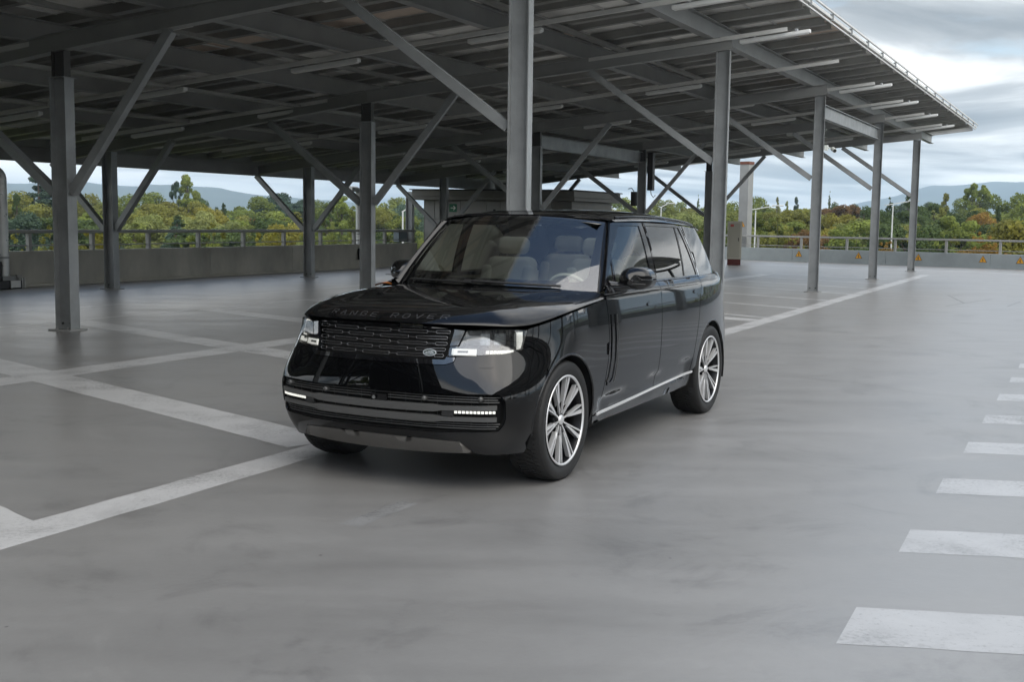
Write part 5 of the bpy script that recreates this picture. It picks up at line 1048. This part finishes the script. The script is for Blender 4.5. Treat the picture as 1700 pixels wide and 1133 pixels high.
# --- trims
def bribbon(nm, pts, m, off, wd, th, sgn=1, parent=None):
    k = MB(); d_ = densify(pts, .09, False); P_, N_ = body(d_[:, 0], d_[:, 1]); P_ = P_+N_*off
    if sgn < 0: P_[:, 1] *= -1; N_[:, 1] *= -1
    for i in range(len(P_)-1): k.bar(P_[i], P_[i+1], wd, th, N_[i])
    return k.build(nm, m, parent or car)
for s_ in (1, -1):
    bribbon('sill_strip', [(-.53, .372), (-1.76, .417), (-2.63, .449)], M_sill, .010, .016, .014, s_)
    bribbon('waist_strip', [(-.66, 1.221), (-1.2, 1.228), (-2.0, 1.231), (-3.0, 1.231), (-3.6, 1.229)], M_satgrey, .0005, .0035, .002, s_)
    bribbon('belt_trim', [(-.82, 1.272), (-1.9, 1.273), (-2.95, 1.274)], M_gloss, .003, .012, .008, s_)
    dd = fd[0] if s_ > 0 else fd[1]; de = rd[0] if s_ > 0 else rd[1]
    gl = [(-.752, 1.075), (-.752, .90), (-.735, .75), (-.690, .62), (-.655, .585)]
    bribbon('side_gill', gl, M_gloss, .003, .028, .008, s_, dd)
    bribbon('side_gill', [(-.825, 1.072), (-.832, .90), (-.815, .74), (-.765, .605), (-.72, .575), (-.655, .575)], M_gloss, .003, .020, .008, s_, dd)
    bribbon('gill_edge', [(-.855, 1.070), (-.862, .90), (-.845, .73), (-.82, .63), (-.795, .575)], M_satgrey, .002, .003, .004, s_, dd)
    for q_, z_, pr in ((-1.605, 1.103, dd), (-2.772, 1.146, de)):
        P_ = [(q_+.115*math.cos(a)*(abs(math.cos(a))**-.5 if abs(math.cos(a)) > .05 else 1), z_+.017*math.sin(a)) for a in np.linspace(0, 2*math.pi, 24, endpoint=False)]
        h_ = panel('door_handle', P_, body, M_gloss, pr, sgn=s_, h=.03, off=.008, gap=0, ret=.012)
    # arch lips
    for cx_, rr in ((0, RA), (WBX, RA+.01)):
        k = MB(); pts = []
        for a in np.linspace(-14, 196, 44) if cx_ == 0 else np.linspace(12, 192, 40):
            x = cx_+(rr-.004)*math.cos(R(a)); z = WZ+(rr-.004)*math.sin(R(a))
            if z < .30: continue
            p, n = body(np.array([q_of_x(x)]), np.array([z])); p = p[0]-n[0]*.006; pts.append((p[0], p[1]*s_, p[2]))
        k.tube(pts, .010, 8); k.build('arch_lip', M_gloss, car)
    for cx_ in (0, WBX):
        k = MB(); n_ = 28; vs = []
        for j, y_ in enumerate((.52, .97)):
            for i in range(n_+1): a = R(-15+210*i/n_); vs.append((cx_+.475*math.cos(a)*(1 if y_ < .9 else .985), y_*s_*(1 if cx_ else (.975 if i < 8 else 1)), WZ+.475*math.sin(a)*(1 if y_ < .9 else .985)))
        k.add(vs, [(i, i+1, n_+2+i, n_+1+i) for i in range(n_)]+[tuple(range(n_+1))], 0, True); k.build('wheel_arch_liner', M_liner, car)
    # door mirror
    k = MB(); mc = Vector((-1.09, 1.03*s_, 1.318)); n_, m_ = 28, 14; vs = []; fs = []
    for j in range(m_+1):
        v = j/m_; xx = .105-.215*v; rad__ = (math.sin(math.pi*min(.5, (v*.92+.0)))**.55) if v < .55 else 1.0-.03*(v-.55)
        for i in range(n_):
            a = 2*math.pi*i/n_; ca, sa = math.cos(a), math.sin(a); pw = .74; yy = .122*math.copysign(abs(ca)**pw, ca); zz__ = (.092 if sa > 0 else .078)*math.copysign(abs(sa)**pw, sa); yy *= (1.0-.16*(zz__ > 0)*(zz__/.092)); vs.append(mc+Vector((xx-.03*s_*yy*s_/.128*.8, yy*rad__*s_, zz__*rad__)))
    for j in range(m_):
        for i in range(n_): f_ = (j*n_+i, j*n_+(i+1) % n_, (j+1)*n_+(i+1) % n_, (j+1)*n_+i); fs.append(f_ if s_ < 0 else f_[::-1])
    k.add(vs, fs, 0, True); mr = k.build('door_mirror', M_pt, car)
    k = MB(); k.add([vs[m_*n_+i]+Vector((.02, 0, 0)) for i in range(n_)], [tuple(range(n_))]); k.build('mirror_glass', M_chr, mr)
    k = MB(); k.tube([(-.90, .885*s_, 1.262), (-.97, .93*s_, 1.262), (-1.06, 1.0*s_, 1.270)], [.050, .038, .030], 10); k.build('mirror_arm', M_gloss, mr)
    k = MB(); k.tube([mc+Vector((.085-.012*abs(t_)*4, t_*s_, -.030)) for t_ in np.linspace(-.085, .11, 8)], .0035, 6); k.build('turn_signal', M_satgrey, mr)
# --- cabin
MB().box((-2.3, 0, .55), (1.75, .84, .02)).build('cabin_floor', M_dash, car)
both('door_lining', [(-.85, .55), (-3.7, .55), (-3.7, 1.262), (-.85, 1.262)], lambda u, v: (body(u, v)[0]-np.array([0, .10, 0]), -body(u, v)[1]), M_cream_l, car, h=.15, gap=0, ret=0)
panel('headliner', [(-1.20, -.90), (-1.20, .90), (-3.6, .90), (-3.6, -.90)], lambda x, s_: (roof(x, s_)[0]-np.array([0, 0, .045]), -roof(x, s_)[1]), M_head, car, h=.1, gap=0, ret=0, holes=[sun_h])
dsh = MB(); dpts = [(-.62, 1.195), (-.80, 1.205), (-1.02, 1.195), (-1.13, 1.16), (-1.16, 1.08), (-1.10, .95), (-1.08, .6)]
dsh.add([(x, y, z-.012*(y/.8)**2) for y in (-.83, -.4, 0, .4, .83) for x, z in dpts], [(j*7+i, (j+1)*7+i, (j+1)*7+i+1, j*7+i+1) for j in range(4) for i in range(6)], 0, True); dash = dsh.build('dashboard', M_dash, car)
MB().box((-1.12, .40, 1.205), (.03, .19, .055), (1, 0, .2), (0, 1, 0), (-.2, 0, 1)).build('instrument_screen', M_gloss, dash, bevel=.01); MB().box((-1.13, 0, 1.13), (.02, .16, .075), (1, 0, .2), (0, 1, 0), (-.2, 0, 1)).build('centre_screen', M_gloss, dash, bevel=.01)
swc = Vector((-1.30, .40, 1.155)); ax = Vector((-.85, 0, .42)).normalized(); e1 = Vector((0, 1, 0)); e2 = ax.cross(e1)
k = MB(); k.tube([swc+(e1*math.cos(a)+e2*math.sin(a))*.19 for a in np.linspace(0, 2*math.pi, 40, endpoint=False)], .016, 10, closed=True); sw = k.build('steering_wheel', M_cream_l, car)
MB().box(swc+ax*-.03, (.02, .075, .06), ax, e1, e2).build('wheel_boss', M_dash, sw, bevel=.02); k = MB(); [k.bar(swc, swc+e1*.185*a_, .03, .015, ax) for a_ in (1, -1)]; k.bar(swc, swc-e2*.185, .03, .015, ax); k.build('wheel_spoke', M_dash, sw); k = MB(); k.tube([swc, swc-ax*.25], .04, 10); k.build('column_shroud', M_dash, sw)
def rbox(nm, c, h_, X, Y, Z, m, parent, bev, sub=3):
    o = MB().box((0, 0, 0), h_, X, Y, Z).build(nm, m, parent, bevel=0); o.location = c; o.location = Vector(c)-(Vector(parent.location) if parent is not car else Vector((0, 0, 0))); b = o.modifiers.new('edge', 'BEVEL'); b.width = bev; b.segments = 5; b.limit_method = 'ANGLE'
    for f in o.data.polygons: f.use_smooth = True
    return o
for x0, row in ((-1.43, 0), (-2.60, 1)):
    for s_ in (1, -1):
        y = .40*s_; st = rbox('seat', Vector((x0, y, .86)), (.27, .25, .10), (1, 0, .1), (0, 1, 0), (-.1, 0, 1), M_cream_l, car, .06)
        zt = Vector((-.27, 0, .96)).normalized(); xt = Vector((.96, 0, .27)).normalized()
        rbox('backrest', Vector((x0-.36, y, 1.12)), (.075, .235, .325), xt, (0, 1, 0), zt, M_cream_l, st, .07)
        for q_ in (1, -1): rbox('side_bolster', Vector((x0-.33, y+.20*q_, 1.10)), (.085, .05, .26), xt, (0, 1, 0), zt, M_cream_l, st, .04)
        k = MB(); [k.tube([Vector((x0-.44, y+.06*q_, 1.42)), Vector((x0-.47, y+.06*q_, 1.56))], .008, 6) for q_ in (1, -1)]; hp_ = k.build('headrest_post', M_chr, st); hp_.location = -st.location
        rbox('headrest', Vector((x0-.455, y, 1.533)), (.062, .145, .075), xt, (0, 1, 0), zt, M_cream_l, st, .055)
MB().box((-1.75, 0, .82), (.55, .11, .14)).build('centre_console', M_dash, car, bevel=.03)
MB().box((-1.28, -.01, 1.655), (.02, .125, .04)).build('rear_view_mirror', M_dark, car, bevel=.018); MB().box((-1.22, 0, 1.72), (.07, .09, .045)).build('sensor_pod', M_dark, car, bevel=.02)
for s_ in (1, -1): MB().box((-1.42, .42*s_, 1.725), (.09, .20, .008), (1, 0, -.12), (0, 1, 0), (.12, 0, 1)).build('sun_visor', mat('visor_grey', (.30, .29, .26), .8) if s_ > 0 else bpy.data.materials['visor_grey'], car, bevel=.004)
MB().box((-.83, .70, 1.247), (.03, .022, .002), (.6, 0, .6), (0, 1, 0), (-.6, 0, .6)).build('windscreen_sticker', mat('sticker_blue', (.25, .45, .55), .5), car)
# --- wheels
tyre = MB(); prof = [(.300, -.115), (.330, -.132), (.372, -.138), (.394, -.128), (.4035, -.105), (.406, -.06), (.4065, 0), (.406, .06), (.4035, .105), (.394, .128), (.372, .138), (.330, .132), (.300, .115)]
tyre.lathe(prof, 72); ty_m = tyre.mesh('tyre', M_rub)
trd = MB(); nL = 72
for i in range(nL):
    a = 2*math.pi*i/nL
    for y0, y1, sk in ((-.122, -.068, .6), (-.060, -.008, .75), (.008, .060, -.75), (.068, .122, -.6)):
        vs = []
        for rr in (.401, .4118):
            for yy, da in ((y0, 0), (y1, 1)):
                rr2 = rr-(.0125 if abs(yy) > .1 else 0)
                for e_ in (0, .055): aa = a+e_+sk*(yy-y0); vs.append((rr2*math.cos(aa), yy, rr2*math.sin(aa)))
        trd.add(vs, [(4, 5, 7, 6), (0, 1, 5, 4), (2, 6, 7, 3), (0, 4, 6, 2), (1, 3, 7, 5)])
for i in range(60):   # sidewall ribs
    pass
trd_m = trd.mesh('tread', M_rub)
rim = MB(); rim.lathe([(.306, .116), (.310, .126), (.303, .132), (.294, .126), (.288, .105), (.276, .060), (.262, -.02), (.256, -.11), (.300, -.125)], 72); rim_m = rim.mesh('rim', M_rimd)
lip = MB(); lip.lathe([(.3075, .124), (.3085, .1315), (.300, .1335), (.293, .1285), (.2925, .122)], 72); lip_m = lip.mesh('rim_lip', M_mach)
def spoke_mesh(nm, r0, r1, w0, w1, a_off, sk, m, y_in=.098, y_out=.121, th=.030):
    k = MB(); ns = 7; vs = []; fs = []
    for i in range(ns):
        t_ = i/(ns-1); r_ = r0+(r1-r0)*t_; wdt = w0+(w1-w0)*t_; aa = a_off+sk*(1-t_)**2; yo = y_in+(y_out-y_in)*t_**.7
        c = Vector((math.cos(aa)*r_, 0, math.sin(aa)*r_)); tg = Vector((-math.sin(aa), 0, math.cos(aa)))
        for yy, ws_ in ((yo, 1), (yo, -1), (yo-th, -.8), (yo-th, .8)): q = c+tg*wdt/2*ws_; vs.append((q.x, yy, q.z))
    for i in range(ns-1):
        for j in range(4): fs.append((i*4+j, i*4+(j+1) % 4, i*4+4+(j+1) % 4, i*4+4+j))
    fs.append((0, 3, 2, 1)); k.add(vs, fs, 0); return k.mesh(nm, m)
s1 = spoke_mesh('wide_spoke', .105, .296, .012, .029, .066, -.03, M_mach); s2 = spoke_mesh('thin_spoke', .045, .296, .010, .0105, -.085, .06, M_mach, .096, .121); s3 = spoke_mesh('spoke_web', .05, .292, .016, .036, -.02, .03, M_rimd, .082, .108, .035)
hub = MB(); hub.lathe([(0, .106), (.026, .106), (.034, .101), (.036, .085)], 32); hub_m = hub.mesh('hub_cap', M_mach)
hub2 = MB(); hub2.lathe([(.036, .092), (.062, .088), (.075, .070), (.078, .02)], 32); hub2_m = hub2.mesh('hub', M_rimd)
dsc = MB(); dsc.lathe([(.07, .02), (.195, .02), (.198, .0), (.195, -.02), (.07, -.02)], 48); dsc_m = dsc.mesh('brake_disc', mat('brake_steel', (.20, .20, .20), .35, .8))
nut = MB(); nut.lathe([(0, .0), (.010, 0), (.012, -.02)], 8); nut_m = nut.mesh('wheel_nut', M_satgrey)
for cx_ in (0, WBX):
    for s_ in (1, -1):
        wl_ = empty('wheel', (cx_, .842*s_, WZ), parent=car); wl_.rotation_euler = (0, R(8 if cx_ == 0 else -5), 0 if s_ > 0 else math.pi)
        for nm, me_ in (('tyre', ty_m), ('tread', trd_m), ('rim', rim_m), ('rim_lip', lip_m), ('hub_cap', hub_m), ('hub', hub2_m), ('brake_disc', dsc_m)):
            o = inst(nm, me_, wl_)
            if nm == 'tread': o['kind'] = 'stuff'
        for i in range(10):
            a = 2*math.pi*i/10
            for nm, me_ in (('wide_spoke', s1), ('thin_spoke', s2), ('spoke_web', s3)): inst(nm, me_, wl_, rot=(0, -a, 0))
        for i in range(5): a = 2*math.pi*(i+.5)/5; inst('wheel_nut', nut_m, wl_, (math.cos(a)*.055, .094, math.sin(a)*.055))
        MB().box((.14, .0, .05), (.05, .045, .10)).build('brake_caliper', M_satin, wl_, bevel=.015)
# leaf-shaped orange patch on the bonnet (after the car exists)
c_, s_n = math.cos(R(-117.036)), math.sin(R(-117.036)); k = MB(); vs = []
lx, ly = -.28, -.71
for i in range(9):
    t_ = i/8; wdt = .035*math.sin(math.pi*min(1, t_*1.02))**.8
    for e_ in (-1, 0, 1):
        x = lx-.06+.10*t_*.3+wdt*e_*.9; y = ly-.085+.17*t_; z = float(hoodz(np.array([x]), np.array([y]))[0])+.006+.012*abs(e_)+.012*math.sin(t_*3); vs.append((-.497+c_*x-s_n*y, 8.060+s_n*x+c_*y, z))
fs = [(i*3+j, i*3+j+1, i*3+4+j, i*3+3+j) for i in range(8) for j in range(2)]
k.add(vs, fs, 0, True); lf.data = k.mesh('orange_patch', lf.data.materials[0] if lf.data.materials else bpy.data.materials['patch_orange'])

# ================================================================ AIR
hz = MB().box((1000, 3650, 110), (8900, 4650, 127)); hm = bpy.data.materials.new('air'); hm.use_nodes = True; t = hm.node_tree; t.nodes.clear()
pv = t.nodes.new('ShaderNodeVolumePrincipled'); pv.inputs['Color'].default_value = (.64, .84, 1.0, 1); pv.inputs['Density'].default_value = .00023; pv.inputs['Anisotropy'].default_value = .2
ou = t.nodes.new('ShaderNodeOutputMaterial'); t.links.new(pv.outputs[0], ou.inputs['Volume'])
tag(hz.build('haze', hm), kind='stuff')
SC.cycles.volume_bounces = 0
